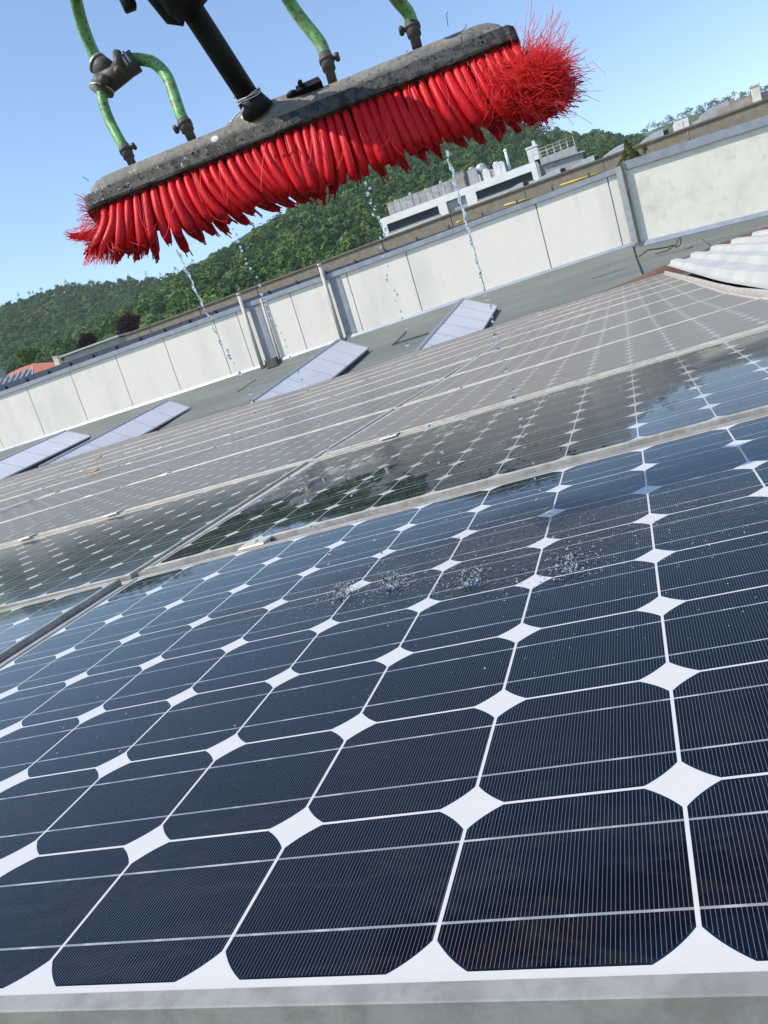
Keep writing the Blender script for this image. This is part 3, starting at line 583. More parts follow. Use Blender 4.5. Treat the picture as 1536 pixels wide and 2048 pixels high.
# roof plant on the office
M_PLANT = mottled('plant_grey', (0.40, 0.40, 0.40), (0.26, 0.26, 0.27), .9, .7, c3=(.62, .62, .62), s3=2)
px0, px1 = onY(779, 430, YO + 3)[0], onY(932, 370, YO + 3)[0]
zp = onY(780, 405, YO + 3)[2]
r = empty('plant_screen', (px0, YO + 3, zr - .4)); tag(r, 'grey louvred plant enclosure on the left part of the office roof', 'plant enclosure')
mb = MB(); 
for i in range(12): mb.box(((px1 - px0) * i / 12 + .03, 0, 0), ((px1 - px0) * (i + 1) / 12 - .03, .15, zp - zr + .4))
mb.build('screen_panels', M_PLANT, r)
mb = MB(); mb.box((.1, .3, 0), (px1 - px0 - .1, 6, zp - zr + .1)); mb.build('duct_housing', mottled('duct', (.3, .3, .31), (.45, .45, .46), .8, .6), r)
for i in range(5):
    x = (px1 - px0) * (.1 + .2 * i); mb = MB(); mb.cyl((x, 1, zp - zr + .1), (x, 1, zp - zr + .35 + .2 * (i % 2)), .22, 8); mb.ball((x, 1, zp - zr + .45 + .2 * (i % 2)), .26, 0, 8, 6); mb.build('vent_pipe', M_GREYM, r)
def roofbox(u0, v0, u1, v1, Y, nm, lb, mat, cat):
    a, c = onY(u0, v0, Y), onY(u1, v1, Y); z0 = zr - .42; mb = MB(); w = c[0] - a[0]; h = max(c[2], a[2]) - z0
    mb.box((0, 0, 0), (w, 2.5, h)); mb.box((.1 * w, -.12, .15 * h), (.9 * w, -.01, .8 * h)); mb.box((-.06, -.06, h + .01), (w + .06, 2.56, h + .12))
    tag(mb.build(nm, mat, loc=(a[0], Y, z0)), lb, cat)
roofbox(906, 350, 926, 342, YO + 2.2, 'lift_housing', 'grey lift housing at the right end of the plant enclosure', M_CON2, 'roof housing')
a = onY(962, 338, YO + 4); mb = MB(); mb.cyl((0, 0, -2.2), (0, 0, -.5), .12, 8); mb.ball((0, 0, 0), .75, 0, 14, 10, (1, .6, 1)); tag(mb.build('dish_antenna', M_ALU, loc=a), 'round pale dish antenna in the middle of the office roof', 'antenna')
M_WHT = mottled('unit_white_b', (.75, .75, .74), (.6, .6, .6), 1, .5)
for i, (u, v, s) in enumerate([(954, 357, .5), (973, 347, .5), (993, 332, .45), (1003, 330, .4), (945, 345, .6), (985, 345, .35)]):
    a = onY(u, v, YO + 3); mb = MB(); mb.box((-s, -s, -1.6), (s, s, s * .6)); mb.cyl((0, 0, s * .6), (0, 0, s * 1.1), s * .7, 10); tag(mb.build('air_conditioner', M_WHT if i < 4 else M_GREYM, loc=a), 'small air conditioning unit among those in the middle of the office roof', 'air conditioner', 'units on the office roof')
a, c = onY(1008, 337, YO + 3), onY(1062, 317, YO + 3)
t = NT('tank_blue'); M_BLUE = t.bsdf(t.mix(t.ramp(t.noise(1), .4, .6), (0.16, 0.34, 0.56), (.24, .42, .62)), .4)
mb = MB(); w = c[0] - a[0]; mb.box((0, 0, -1.4), (w, 2.5, c[2] - a[2] - .45)); mb.box((-.1, -.1, -1.6), (w + .1, 2.6, -1.42))
for i in range(8): mb.box((w * i / 8, -.06, -1.3), (w * i / 8 + .12, -.005, c[2] - a[2] - .5))
tag(mb.build('roof_tank', M_BLUE, loc=a), 'long light blue tank on the right part of the office roof', 'tank')
a = onY(1066, 312, YO + 4); mb = MB()
for i in range(7): mb.cyl((i * .9, 0, -2.5), (i * .9, 0, .6), .03, 6); mb.cyl((i * .9, 2.5, -2.5), (i * .9, 2.5, .6), .03, 6)
for z in (.1, .6): mb.cyl((0, 0, z), (5.4, 0, z), .03, 6); mb.cyl((0, 2.5, z), (5.4, 2.5, z), .03, 6); mb.cyl((5.4, 0, z), (5.4, 2.5, z), .03, 6)
mb.box((-.05, 0, -2.5), (5.5, 2.6, -.6)); tag(mb.build('roof_terrace', M_GREYM, loc=a), 'grey railed terrace at the right end of the office roof', 'terrace')
a = onY(1064, 302, YO + 4); mb = MB(); mb.box((-.7, 0, -3), (.7, 1.5, .4)); mb.box((-.8, -.1, .41), (.8, 1.6, .6)); mb.box((.2, .2, .61), (.6, .8, 1.2)); tag(mb.build('chimney_block', M_WHT, loc=a), 'pale square chimney block at the right end of the office roof', 'chimney')
a = onY(1012, 308, YO + 5); mb = MB(); mb.cyl((0, 0, -2), (0, 0, .4), .2, 8); mb.ball((0, 0, .45), .26); tag(mb.build('flue_pipe', M_WHT, loc=a), 'thin pale flue left of the blue tank', 'flue')
# mauve shed right of the office
YS = 95.0; a, c = onY(1083, 310, YS), onY(1164, 304, YS); e = onY(1200, 330, YS); z0 = 0
sh = empty('grey_shed', (a[0], YS, 0)); tag(sh, 'mauve grey shed with sloping roof right of the white office', 'shed')
M_MAUVE = mottled('shed_mauve', (0.27, 0.26, 0.29), (.33, .32, .35), 1.2, .6)
prof = [(0, onY(1083, 328, YS)[2]), (1.0, a[2] - .4), (c[0] - a[0], c[2] + 1.2), (c[0] - a[0] + .2, 8)]
w = c[0] - a[0]; s0 = [(0, 0, 0), (w, 0, 0), (w, 0, onY(1164, 306, YS)[2]), (0, 0, onY(1083, 331, YS)[2])]
mb = MB(); mb.prism(s0, [(x, 14, z) for x, y, z in s0]); mb.build('shed_body', M_MAUVE, sh, normals=True)
mb = MB(); mb.prism([(-.3, -.3, s0[3][2] + .01), (w + .3, -.3, s0[2][2] + .01), (w + .3, -.3, s0[2][2] + .16), (-.3, -.3, s0[3][2] + .16)], [(-.3, 14.3, s0[3][2] + .01), (w + .3, 14.3, s0[2][2] + .01), (w + .3, 14.3, s0[2][2] + .16), (-.3, 14.3, s0[3][2] + .16)]); mb.build('roof', M_OFS, sh, normals=True)
# ------------------------------------------------------------------ houses at the left
M_TILE = mottled('roof_tiles_red', (0.42, 0.14, 0.08), (0.34, 0.11, 0.07), 2, .8)
M_HOUSE = mottled('house_cream', (0.62, 0.56, 0.48), (.55, .5, .43), 1, .8)
def house(px, Y, lb, mat):
    R_ = [onY(u, v, Y + 4) for u, v in px]; h = empty('red_roof_house', (R_[0][0], Y, 0)); tag(h, lb, 'house'); o_ = np.array(h.location)
    R_ = [p - o_ for p in R_]; n = len(R_); E_ = [p + (0, -6.5, -3.4) for p in R_]; Bk = [p + (0, 6.5, -3.4) for p in R_]
    mb = MB(); mb.add(E_ + R_ + Bk, [(i, i + 1, n + i + 1, n + i) for i in range(n - 1)] + [(n + i, n + i + 1, 2 * n + i + 1, 2 * n + i) for i in range(n - 1)])
    mb.add([p - (0, 0, .25) for p in E_ + R_ + Bk], [(n + i, n + i + 1, i + 1, i) for i in range(n - 1)] + [(2 * n + i, 2 * n + i + 1, n + i + 1, n + i) for i in range(n - 1)]); mb.build('roof', M_TILE, h)
    z = min(p[2] for p in E_) - .3; mb = MB(); mb.box((R_[0][0] + .4, -1.8, 0), (R_[-1][0] - .4, 9.6, z)); mb.build('wall', M_HOUSE, h)
    for f in (.80, .87):
        q = R_[-2] * (1 - f) + R_[-1] * f + (0, -1.0, 0); mb = MB(); mb.box(q + (-.2, -.3, -1.2), q + (.25, .3, .75)); mb.box(q + (-.27, -.37, .76), q + (.32, .37, .9)); mb.build('chimney', M_HOUSE, h)
house([(18, 747), (40, 736), (66, 727), (136, 722)], 100, 'house with a wide red tiled roof at the left, behind the wall coping', M_TILE)
t = NT('solar_dark'); sp = t.n('ShaderNodeTexWave', wave_type='BANDS'); sp.inputs['Scale'].default_value = 1.4; t.l(t.coord(), sp.inputs[0])
M_SOL = t.bsdf(t.mix(t.ramp(sp.outputs['Fac'], .7, .85), (0.02, 0.022, 0.03), (.25, .24, .24)), .3)
q = [onY(-30, 790, 30), onY(66, 752, 30), onY(66, 735, 34), onY(-30, 772, 34)]; c = np.mean(q, axis=0); mb = MB(); mb.hexa([p - c - (0, 0, .1) for p in q], [p - c for p in q]); 
h = empty('lattice_roof', c); tag(h, 'dark lattice roof with diagonal bars at the far left edge', 'roof'); mb.build('roof_slope', M_SOL, h)
mb = MB()
for i in range(9):
    f = i / 8; p0 = q[0] * (1 - f) + q[1] * f - c; f2 = min(1, f + .12); p1 = q[3] * (1 - f2) + q[2] * f2 - c; mb.cyl(p0 + (0, 0, .05), p1 + (0, 0, .06), .035, 6)
mb.build('diagonal_bars', M_GREYP, h)
a = onY(-8, 750, 56); mb = MB(); w = onY(14, 740, 56)[0] - a[0]; mb.prism([(-6, 0, -a[2]), (w - 1.6, 0, -a[2]), (w - 1.6, 0, .1), (w - 2.0, 0, 1.0), (-6, 0, 1.6)], [(-6, 1.5, -a[2]), (w - 1.6, 1.5, -a[2]), (w - 1.6, 1.5, .1), (w - 2.0, 1.5, 1.0), (-6, 1.5, 1.6)]); tag(mb.build('grey_house', mottled('house_grey', (.34, .35, .36), (.28, .29, .3), 1, .7), loc=a, normals=True), 'grey house gable cut by the left edge of the photo', 'house')
a = onY(128, 716, 90); w = onY(235, 672, 90)[0] - a[0]; hz = onY(232, 674, 90)[2] - a[2]; mb = MB(); mb.box((0, 0, -12), (w, 6, hz * .5)); lw = empty('white_shed', a); tag(lw, 'low pale shed between the dark red trees at the left', 'shed'); mb.build('wall', mottled('shed_pale', (.38, .38, .37), (.30, .30, .30), .8, .7), lw)
mb = MB(); mb.prism([(-.4, -.4, hz * .5 + .02), (w + .4, -.4, hz * .5 + .02), (w + .4, -.4, hz * .5 + .25), (-.4, -.4, hz * .5 + .25)], [(-.4, 6.4, hz * .5 + .6), (w + .4, 6.4, hz * .5 + .6), (w + .4, 6.4, hz * .5 + .8), (-.4, 6.4, hz * .5 + .8)]); mb.build('roof', M_GREYM, lw, normals=True)
# ------------------------------------------------------------------ terrain and forest
RIDGE = [(-40, 622), (0, 605), (130, 562), (230, 553), (330, 545), (430, 510), (500, 462), (560, 430), (640, 385), (700, 325), (800, 258), (900, 222), (1000, 224), (1048, 237), (1105, 254), (1167, 258), (1192, 256), (1244, 266), (1290, 268)]
YRG = 620.0
rp = np.array([onY(u, v + 8, YRG) for u, v in RIDGE]); rX, rZ = rp[:, 0], rp[:, 2] - 5
rX = np.r_[-1400, -800, rX, 120, 400, 900]; rZ = np.r_[rZ[0] - 20, rZ[0] + 10, rZ, 70, 45, 40]
def terr(X, Y):
    top = np.interp(X, rX, rZ)
    f = np.clip((Y - 55) / (YRG - 55), 0, 1.25)
    prof = np.where(f < 1, f ** 1.15, 1 - (f - 1) * 1.2)
    return top * prof
gx = np.r_[np.linspace(-1600, -620, 12), np.linspace(-600, 200, 81), np.linspace(230, 2600, 14)]; gy = np.r_[-300, -60, 0, 54, np.linspace(65, 740, 50), 900, 1300, 2600]
GX, GY = np.meshgrid(gx, gy); GZ = terr(GX, GY) + np.where((GY > 200) & (GY < 700), 2.2 * np.sin(GX * .05) * np.sin(GY * .043 + GX * .02), 0)
GZ = np.where(GY > 800, np.minimum(GZ, 30), GZ)
nx, ny = len(gx), len(gy); idx = np.arange(nx * ny).reshape(ny, nx)
F = np.stack([idx[:-1, :-1], idx[:-1, 1:], idx[1:, 1:], idx[1:, :-1]], -1).reshape(-1, 4)
t = NT('ground_grass'); M_GRASS = t.bsdf(t.mix(t.ramp(t.noise(.05, 5), .35, .65), (0.10, 0.155, 0.035), (0.075, 0.12, 0.03)), .9, 0, .2, bump=t.noise(2, 4), bstr=.4, bdist=.3)
o = bulk('ground', np.stack([GX, GY, GZ], -1).reshape(-1, 3), F, M_GRASS, smooth=True); tag(o, kind='structure')
def leafmat(name, bumpy=True):
    t = NT(name); at_ = t.n('ShaderNodeAttribute'); at_.attribute_name = 'tint'
    p = t.n('ShaderNodeBsdfDiffuse'); t.l(at_.outputs['Color'], p.inputs[0]); q = t.n('ShaderNodeBsdfTranslucent'); t.l(at_.outputs['Color'], q.inputs[0])
    m = t.n('ShaderNodeMixShader'); m.inputs[0].default_value = .25; t.l(p.outputs[0], m.inputs[1]); t.l(q.outputs[0], m.inputs[2]); t.l(m.outputs[0], t.out.inputs[0]); return t.m
M_LEAF = leafmat('foliage_leaves')
def leaf_quads(cent, nrm, size, tint):
    """one quad per leaf clump"""
    n = len(cent); r = rng.normal(size=(n, 3)); a = np.cross(nrm, r); a /= np.linalg.norm(a, axis=1, keepdims=True) + 1e-9; b_ = np.cross(nrm, a)
    s = size[:, None]; asp = rng.uniform(.6, 1.1, (n, 1)); sk = rng.uniform(-.3, .3, (n, 1)) * s
    v = np.stack([cent - a * s - b_ * s * asp, cent + a * s - b_ * s * asp + b_ * sk, cent + a * s * .8 + b_ * s * asp, cent - a * s * .9 + b_ * s * asp - a * sk], 1).reshape(-1, 3)
    return v, np.arange(4 * n).reshape(n, 4), np.repeat(tint, 4, axis=0)
def crowns(base, rad, hgt, tint, per):
    """crown quads for many trees at once"""
    N = len(base); n = N * per; ti = np.repeat(np.arange(N), per)
    nl = 5; lob = rng.normal(size=(N, nl, 3)); lob /= np.linalg.norm(lob, axis=2, keepdims=True); lob[:, :, 2] = np.abs(lob[:, :, 2]) * .9 - .15; lr = rng.uniform(.42, .7, (N, nl))
    li = rng.integers(0, nl, n); d = rng.normal(size=(n, 3)); d /= np.linalg.norm(d, axis=1, keepdims=True)
    up = d[:, 2] < -.3; d[up, 2] *= -1
    sc = np.stack([rad, rad, hgt * .5], 1)[ti]
    loc = lob[ti, li] * .5 + d * lr[ti, li][:, None] * rng.uniform(.75, 1.05, (n, 1))
    cent = base[ti] + loc * sc + np.stack([0 * rad, 0 * rad, hgt * .5], 1)[ti]
    nn = d + np.array([0, 0, .25]) + rng.normal(size=(n, 3)) * .28; nn /= np.linalg.norm(nn, axis=1, keepdims=True)
    sz = rad[ti] * rng.uniform(.08, .17, n)
    tt = tint[ti] * rng.uniform(.75, 1.25, (n, 1))
    return leaf_quads(cent, nn, sz, tt)
def forest(pts, per, rlo, rhi):
    N = len(pts); rad = rng.uniform(rlo, rhi, N); hgt = rad * rng.uniform(1.7, 2.6, N)
    pal = np.array([(0.038, 0.078, 0.026), (0.052, 0.102, 0.030), (0.076, 0.128, 0.034), (0.031, 0.066, 0.028), (0.092, 0.132, 0.046)])
    tint = pal[rng.choice(5, N, p=[.3, .3, .18, .14, .08])] * rng.uniform(1.25, 1.7, (N, 1))
    return crowns(pts, rad, hgt, tint, per)
tp = []
for y in np.arange(150, 655, 6.0):
    xs = np.arange(-1.02 * y - 20, min(.30 * y, 60) + 0, 5.6)
    for x in xs: tp.append((x + rng.uniform(-2.6, 2.6), y + rng.uniform(-2.6, 2.6)))
tp = np.array(tp); u_ = tp[:, 0] / tp[:, 1]
keep = (tp[:, 1] > np.where(u_ < -.62, 235 + 25 * np.sin(tp[:, 0] * .03), 160)) & (rng.random(len(tp)) > .06)
# meadow gap at the foot of the slope
tp = tp[keep]; base = np.c_[tp, terr(tp[:, 0], tp[:, 1]) - 1.0]
v, f, c = forest(base, 110, 2.2, 4.1)
rx = np.arange(-540, -80, 7.5) + rng.uniform(-3, 3, len(np.arange(-540, -80, 7.5))); rx = rx[rng.random(len(rx)) < np.where(rx < -300, .75, .3)]
ry = rng.uniform(600, 618, len(rx)); rr_ = rng.uniform(1.0, 2.0, len(rx)); v2, f2, c2 = crowns(np.c_[rx, ry, terr(rx, ry) + 3], rr_, rr_ * rng.uniform(4, 6.5, len(rx)), np.tile((.09, .115, .05), (len(rx), 1)), 60)
f = np.r_[f, f2 + len(v)]; v = np.r_[v, v2]; c = np.r_[c, c2]
tag(bulk('forest', v, f, M_LEAF, c), 'dense green wood covering the whole hillside', 'forest', kind='stuff')
# far hill with scattered houses at the right
fx = np.array([(1250, 285), (1280, 272), (1303, 252), (1373, 226), (1405, 216), (1481, 191), (1536, 174), (1620, 150)]); fp = np.array([onY(u, v + 8, 1400) for u, v in fx]); fX = np.r_[-500, fp[:, 0], 700, 1500]; fZ = np.r_[20, fp[:, 2], fp[-1, 2], 40]
gx = np.linspace(-400, 1200, 60); V = []; 
for y, s in ((900, .0), (1100, .45), (1400, 1.0), (1700, .5), (2200, 0)):
    for x in gx: V.append((x, y, np.interp(x, fX, fZ) * s))
idx = np.arange(5 * 60).reshape(5, 60); F = np.stack([idx[:-1, :-1], idx[:-1, 1:], idx[1:, 1:], idx[1:, :-1]], -1).reshape(-1, 4)
tag(bulk('far_hill', np.array(V), F, M_GRASS, smooth=True), kind='structure')
n = 1500; x = rng.uniform(-40, 420, n); y = rng.uniform(1050, 1420, n); z = np.interp(x, fX, fZ) * np.interp(y, [900, 1100, 1400], [0, .45, 1.0]) - 1.5
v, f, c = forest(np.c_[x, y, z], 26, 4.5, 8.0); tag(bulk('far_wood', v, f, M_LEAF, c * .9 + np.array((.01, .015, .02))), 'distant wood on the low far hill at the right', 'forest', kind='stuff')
M_FARH = mottled('far_house_wall', (.66, .6, .52), (.6, .54, .46), .3, .8)
for i, (u, v_) in enumerate([(1445, 216), (1458, 210), (1463, 204), (1482, 200), (1500, 193), (1520, 188)]):
    a = onY(u, v_ + 2, 1180 + 15 * i); h = empty('distant_house', (a[0], a[1], a[2] - 4)); tag(h, 'tiny pale house with a red roof on the far hill', 'house', 'houses on the far hill')
    mb = MB(); mb.box((-5, -4, -6), (5, 4, 4)); mb.build('wall', M_FARH, h); mb = MB(); mb.prism([(-6, -5, 4.02), (6, -5, 4.02), (0, -5, 7.5)], [(-6, 5, 4.02), (6, 5, 4.02), (0, 5, 7.5)]); mb.build('roof', M_TILE, h, normals=True)
# single trees that stand clear
M_BARK = mottled('bark', (0.10, 0.075, 0.055), (.15, .11, .08), 8, .9)
def tree(u, v, Y, w, h, tint, lb, name='garden_tree', per=1500, conic=False, jitter=.3, cat='tree'):
    a = onY(u, v, Y); r = empty(name, (a[0], Y, max(0, terr(a[0], Y)))); tag(r, lb, cat); b0 = np.array(r.location); z0 = a[2] - b0[2]
    mb = MB(); mb.tube([(0, 0, 0), (.1, 0, z0 * .6), (0, .1, z0 + h * .5), (0, 0, z0 + h * .85)], [w * .08, w * .06, w * .035, w * .01], 8)
    for i in range(6):
        an = i * 1.05; zz = z0 + h * (.1 + .1 * i); mb.tube([(0, 0, zz), (math.cos(an) * w * .3, math.sin(an) * w * .3, zz + h * .12)], [w * .03, w * .008], 6)
    mb.build('trunk', M_BARK, r)
    tint = np.array(tint)
    if conic:
        tt = rng.random(per) ** .6; zz = z0 + h * (1 - tt); rr = w * .5 * tt * (0.65 + .35 * np.abs(np.sin(zz * 2.6))); an = rng.uniform(0, 2 * PI, per); rr2 = rr * rng.uniform(.5, 1.05, per)
        cent = np.c_[np.cos(an) * rr2, np.sin(an) * rr2, zz]; nn = np.c_[np.cos(an), np.sin(an), .6 + 0 * an] + rng.normal(size=(per, 3)) * .4; nn /= np.linalg.norm(nn, axis=1, keepdims=True)
        v_, f_, c_ = leaf_quads(cent, nn, w * rng.uniform(.03, .06, per), tint * rng.uniform(.6, 1.4, (per, 1)))
    else:
        k = 14; lob = rng.normal(size=(k, 3)); lob /= np.linalg.norm(lob, axis=1, keepdims=True); lob *= np.array([w * .38, w * .38, h * .36]) * rng.uniform(.5, 1.0, (k, 1)); lob[:, 2] += z0 + h * .5
        li = rng.integers(0, k, per); d = rng.normal(size=(per, 3)); d /= np.linalg.norm(d, axis=1, keepdims=True); lr = rng.uniform(.16, .27, k)
        cent = lob[li] + d * (lr[li] * w)[:, None] * rng.uniform(.6, 1.1, (per, 1)) * np.array([1, 1, min(1.2, h / w)]); nn = d + rng.normal(size=(per, 3)) * .5; nn /= np.linalg.norm(nn, axis=1, keepdims=True)
        v_, f_, c_ = leaf_quads(cent, nn, w * rng.uniform(.025, .05, per), tint * rng.uniform(.65, 1.35, (per, 1)))
    bulk('crown', v_, f_, M_LEAF, c_, parent=r)
tree(262, 672, 130, 5.2, 4.0, (0.045, 0.024, 0.018), 'dark red leaved tree at the left end of the brown building')
tree(180, 702, 130, 4.3, 3.3, (0.032, 0.012, 0.02), 'small purple black tree with a round crown, left of the brown building')
tree(198, 706, 110, 4.4, 1.5, (0.11, 0.15, 0.03), 'low yellow green bush under the purple black tree', 'garden_bush', cat='bush')
tree(60, 728, 150, 5.2, 4.2, (0.10, 0.16, 0.03), 'bright light green tree behind the red roofed house')
tree(1262, 328, 30, .95, .78, (0.085, 0.10, 0.035), 'small conifer poking up behind the coping near the grey post', 'conifer_tree', 1300, conic=True)
tree(1290, 310, 30, .3, .35, (0.10, 0.10, 0.045), 'thin brownish sapling right of the small conifer', 'sapling_tree', 300)
# ------------------------------------------------------------------ wet brush on its pole
cr, cd, cf = WR[:, 0], WR[:, 1], WR[:, 2]
def du(u): return .86 - .06 * (u - 173) / 860
BA, BB = at(173, 417, .86), at(1033, 72, .80); BL = np.linalg.norm(BB - BA)
ex = (BB - BA) / BL; e0 = -.372 * cr - .928 * cd; e0 -= ex * (e0 @ ex); e0 /= np.linalg.norm(e0); y0_ = np.cross(e0, ex)
if y0_ @ cf < 0: y0_ = -y0_
tl_ = math.radians(16); ez = math.cos(tl_) * e0 + math.sin(tl_) * y0_; ey = np.cross(ez, ex)
BR = np.c_[ex, ey, ez]
def BLc(p): return BR.T @ (np.asarray(p) - BA)                       # world -> brush
def bpx(u, v, d): return BLc(at(u, v, d))
m = Matrix.Identity(4)
for i in range(3):
    for j in range(3): m[i][j] = BR[i, j]
    m[i][3] = BA[i]
brush = empty('wash_brush', mat=m); tag(brush, 'wet red bristled washing brush with green hoses held over the panels on a black pole', 'brush')
t = NT('rubber_dusty'); spz = t.n('ShaderNodeSeparateXYZ'); t.l(t.coord(), spz.inputs[0])
dk = t.ramp(spz.outputs[2], .021, .018); n1 = t.noise(55, 6, .7); pits = t.ramp(t.noise(160, 4, .6), .56, .62)
c = t.mix(t.ramp(n1, .3, .7), (0.15, 0.137, 0.12), (0.25, 0.225, 0.195)); c = t.mix(t.math('MULTIPLY', dk, .88), c, (0.036, 0.036, 0.035)); patch = t.math('MULTIPLY', t.ramp(t.noise(75, 5, .7), .50, .55), dk); c = t.mix(t.math('MULTIPLY', patch, .9), c, (0.008, 0.008, 0.008)); edge = t.math('MULTIPLY', t.ramp(t.math('ABSOLUTE', t.math('SUBTRACT', spz.outputs[2], .0193)), .0013, .0005), .7); c = t.mix(edge, c, (0.24, 0.23, 0.21)); c = t.mix(t.math('MULTIPLY', pits, t.math('ADD', t.math('MULTIPLY', dk, .6), .3)), c, (0.012, 0.012, 0.012))
vor = t.n('ShaderNodeTexVoronoi'); vor.inputs['Scale'].default_value = 60; t.l(t.coord(), vor.inputs['Vector'])
spot = t.math('MULTIPLY', t.ramp(vor.outputs['Distance'], .34, .26), t.math('GREATER_THAN', t.noise(11, 2), .635)); c = t.mix(spot, c, (.7, .69, .66))
M_RUB = t.bsdf(c, t.math('SUBTRACT', .72, t.math('MULTIPLY', pits, .5)), 0, .5, bump=t.math('ADD', t.noise(240, 5, .7), t.math('MULTIPLY', t.noise(70, 4), 1.6)), bstr=.6, bdist=.0022)
M_BLK = mottled('pole_black', (0.006, 0.006, 0.007), (0.014, 0.014, 0.015), 30, .55, 0, spec=.2)
M_FIT = mottled('fitting_brown_black', (0.045, 0.037, 0.032), (0.085, 0.07, 0.06), 60, .6, 0, bstr=.4, bdist=.001)
M_BAND = mottled('band_pale', (.45, .42, .38), (.32, .29, .26), 50, .4, .4)
M_WIRE = mottled('wire_white', (.62, .62, .6), (.45, .45, .45), 60, .5)
t = NT('bristle_red'); st = t.noise(260, 4, .7, stretch=(1, 1, .05)); st2 = t.noise(30, 3)
c = t.mix(t.ramp(st, .25, .75), (0.46, 0.003, 0.008), (0.70, 0.008, 0.014)); c = t.mix(t.math('MULTIPLY', t.ramp(st2, .5, .75), .35), c, (0.33, 0.003, 0.012))
M_RED = t.bsdf(c, .48, 0, .25, bump=st, bstr=.45, bdist=.0012)
t = NT('bristle_red_frayed'); M_RED2 = t.bsdf(t.mix(t.noise(60, 2), (0.66, 0.012, 0.018), (0.78, 0.035, 0.035)), .45, 0, .3)
# body: flange and dome
def flange_ring(s, k):
    w0, w1 = .0 + .012 * (1 - k), .076 - .012 * (1 - k); h = .0195
    return [(s, w0 + .0015, 0), (s, w1 - .0015, 0), (s, w1, .002), (s, w1, h - .002), (s, w1 - .002, h), (s, w0 + .002, h), (s, w0, h - .002), (s, w0, .002)]
mb = MB(); ss = [(-.004, .2), (-.002, .65), (.004, .95), (.012, 1)] + [(x, 1) for x in np.linspace(.03, BL - .03, 30)] + [(BL - .012, 1), (BL - .004, .95), (BL + .002, .65), (BL + .004, .2)]
jit = lambda: random.uniform(-.0004, .0004)
rings = [[(p[0], p[1] + jit(), p[2] + jit()) for p in flange_ring(s, k)] for s, k in ss]; mb.loft(rings, smooth=False)
def dome_ring(s, k):
    n = 14; P = [(s, .071, .0185), (s, .005, .0185)]
    for i in range(n + 1):
        a = PI * i / n; y = .038 - .0335 * math.copysign(abs(math.cos(a)) ** .75, math.cos(a)) * (.55 + .45 * k); z = .0185 + (.031 * (abs(math.sin(a)) ** .62)) * k
        P.append((s, y, z))
    return P
ds = [(.0, .1), (.0015, .45), (.005, .72), (.012, .9), (.022, .99)] + [(x, 1) for x in np.linspace(.035, BL - .05, 26)] + [(BL - .03, .99), (BL - .018, .9), (BL - .009, .72), (BL - .004, .45), (BL - .002, .1)]
mb.loft([dome_ring(s, k) for s, k in ds], smooth=True)
body = mb.build('brush_body', M_RUB, brush, normals=True)
# socket boss and its bolt bridge
b0, b1 = bpx(432, 255, .845)[0], bpx(640, 170, .83)[0]
def boss_ring(s, k): return [(s, .010, .019), (s, .004 + .004 * (1 - k), .030), (s, .010, .030 + .022 * k), (s, .022, .034 + .024 * k), (s, .045, .034 + .024 * k), (s, .062, .028 + .01 * k), (s, .066, .019)]
mb = MB(); mb.loft([boss_ring(b0 + (b1 - b0) * f, k) for f, k in ((0, .1), (.05, .5), (.12, .72), (.3, .95), (.5, 1), (.72, .95), (.86, .7), (.96, .4), (1, .1))], smooth=True); mb.build('socket_boss', M_RUB, brush, normals=True)
mb = MB(); q = bpx(585, 186, .85); mb.ball(q - (0, 0, .003), .0062, 0, 10, 8, (1.3, 1, .7)); mb.hexa([q + p for p in ((.004, -.008, -.008), (.034, -.008, -.007), (.034, .010, -.007), (.004, .010, -.008))], [q + p for p in ((.006, -.006, .001), (.032, -.006, .002), (.032, .008, .002), (.006, .008, .001))]); mb.tube([q + (.012, -.004, .001), q + (.012, -.012, -.004), q + (.013, -.024, -.014), q + (.013, -.034, -.026)], .0026, 8); mb.build('strap_clip', M_BLK, brush)
# pole
pb, pt_ = bpx(499, 197, .845), bpx(381, 15, .782); pd = pt_ - pb
mb = MB(); mb.tube([pb - pd * .06, pb + pd * .5, pb + pd, pb + pd * 4.2], .0120, 24); pole = mb.build('pole', M_BLK, brush)
mb = MB(); mb.tube([pb - pd * .16, pb - pd * .05, pb + pd * .03], [.019, .0155, .0132], 20); mb.build('pole_socket', M_BLK, brush)
mb = MB(); mb.tube([pb + pd * .955, pb + pd * .965, pb + pd * 1.08, pb + pd * 1.9], [.0130, .0190, .0240, .0250], 20)  # collar widened and run on out of view to throw shade along the brush
sd_ = bpx(340, 10, .78) - bpx(375, 5, .78); sd_ /= np.linalg.norm(sd_)
mb.tube([pb + pd * .90 + sd_ * .012, pb + pd * .95 + sd_ * .019, pb + pd * 1.7 + sd_ * .024], [.007, .012, .015], 14); mb.build('pole_collar', M_BLK, brush)
mb = MB(); a, c = bpx(236, -40, .78), bpx(264, 22, .79); dd = c - a; s_ = np.cross(dd, ey); s_ /= np.linalg.norm(s_); mb.tube([a, a + dd * .9, a + dd * .98, c], [.009, .009, .0075, .005], 4); mb.build('bracket_tab', M_BLK, brush)
mb = MB()
for k in range(3):
    o_ = pd / np.linalg.norm(pd); a = np.cross(o_, (0, 1, 0)); a /= np.linalg.norm(a); b_ = np.cross(o_, a); cc_ = pb + pd * (.02 + .012 * k)
    mb.tube([cc_ + .0150 * (a * math.cos(x) + b_ * math.sin(x)) + o_ * .004 * math.sin(x + k) for x in np.linspace(0, 2 * PI, 21)], .0007, 6)
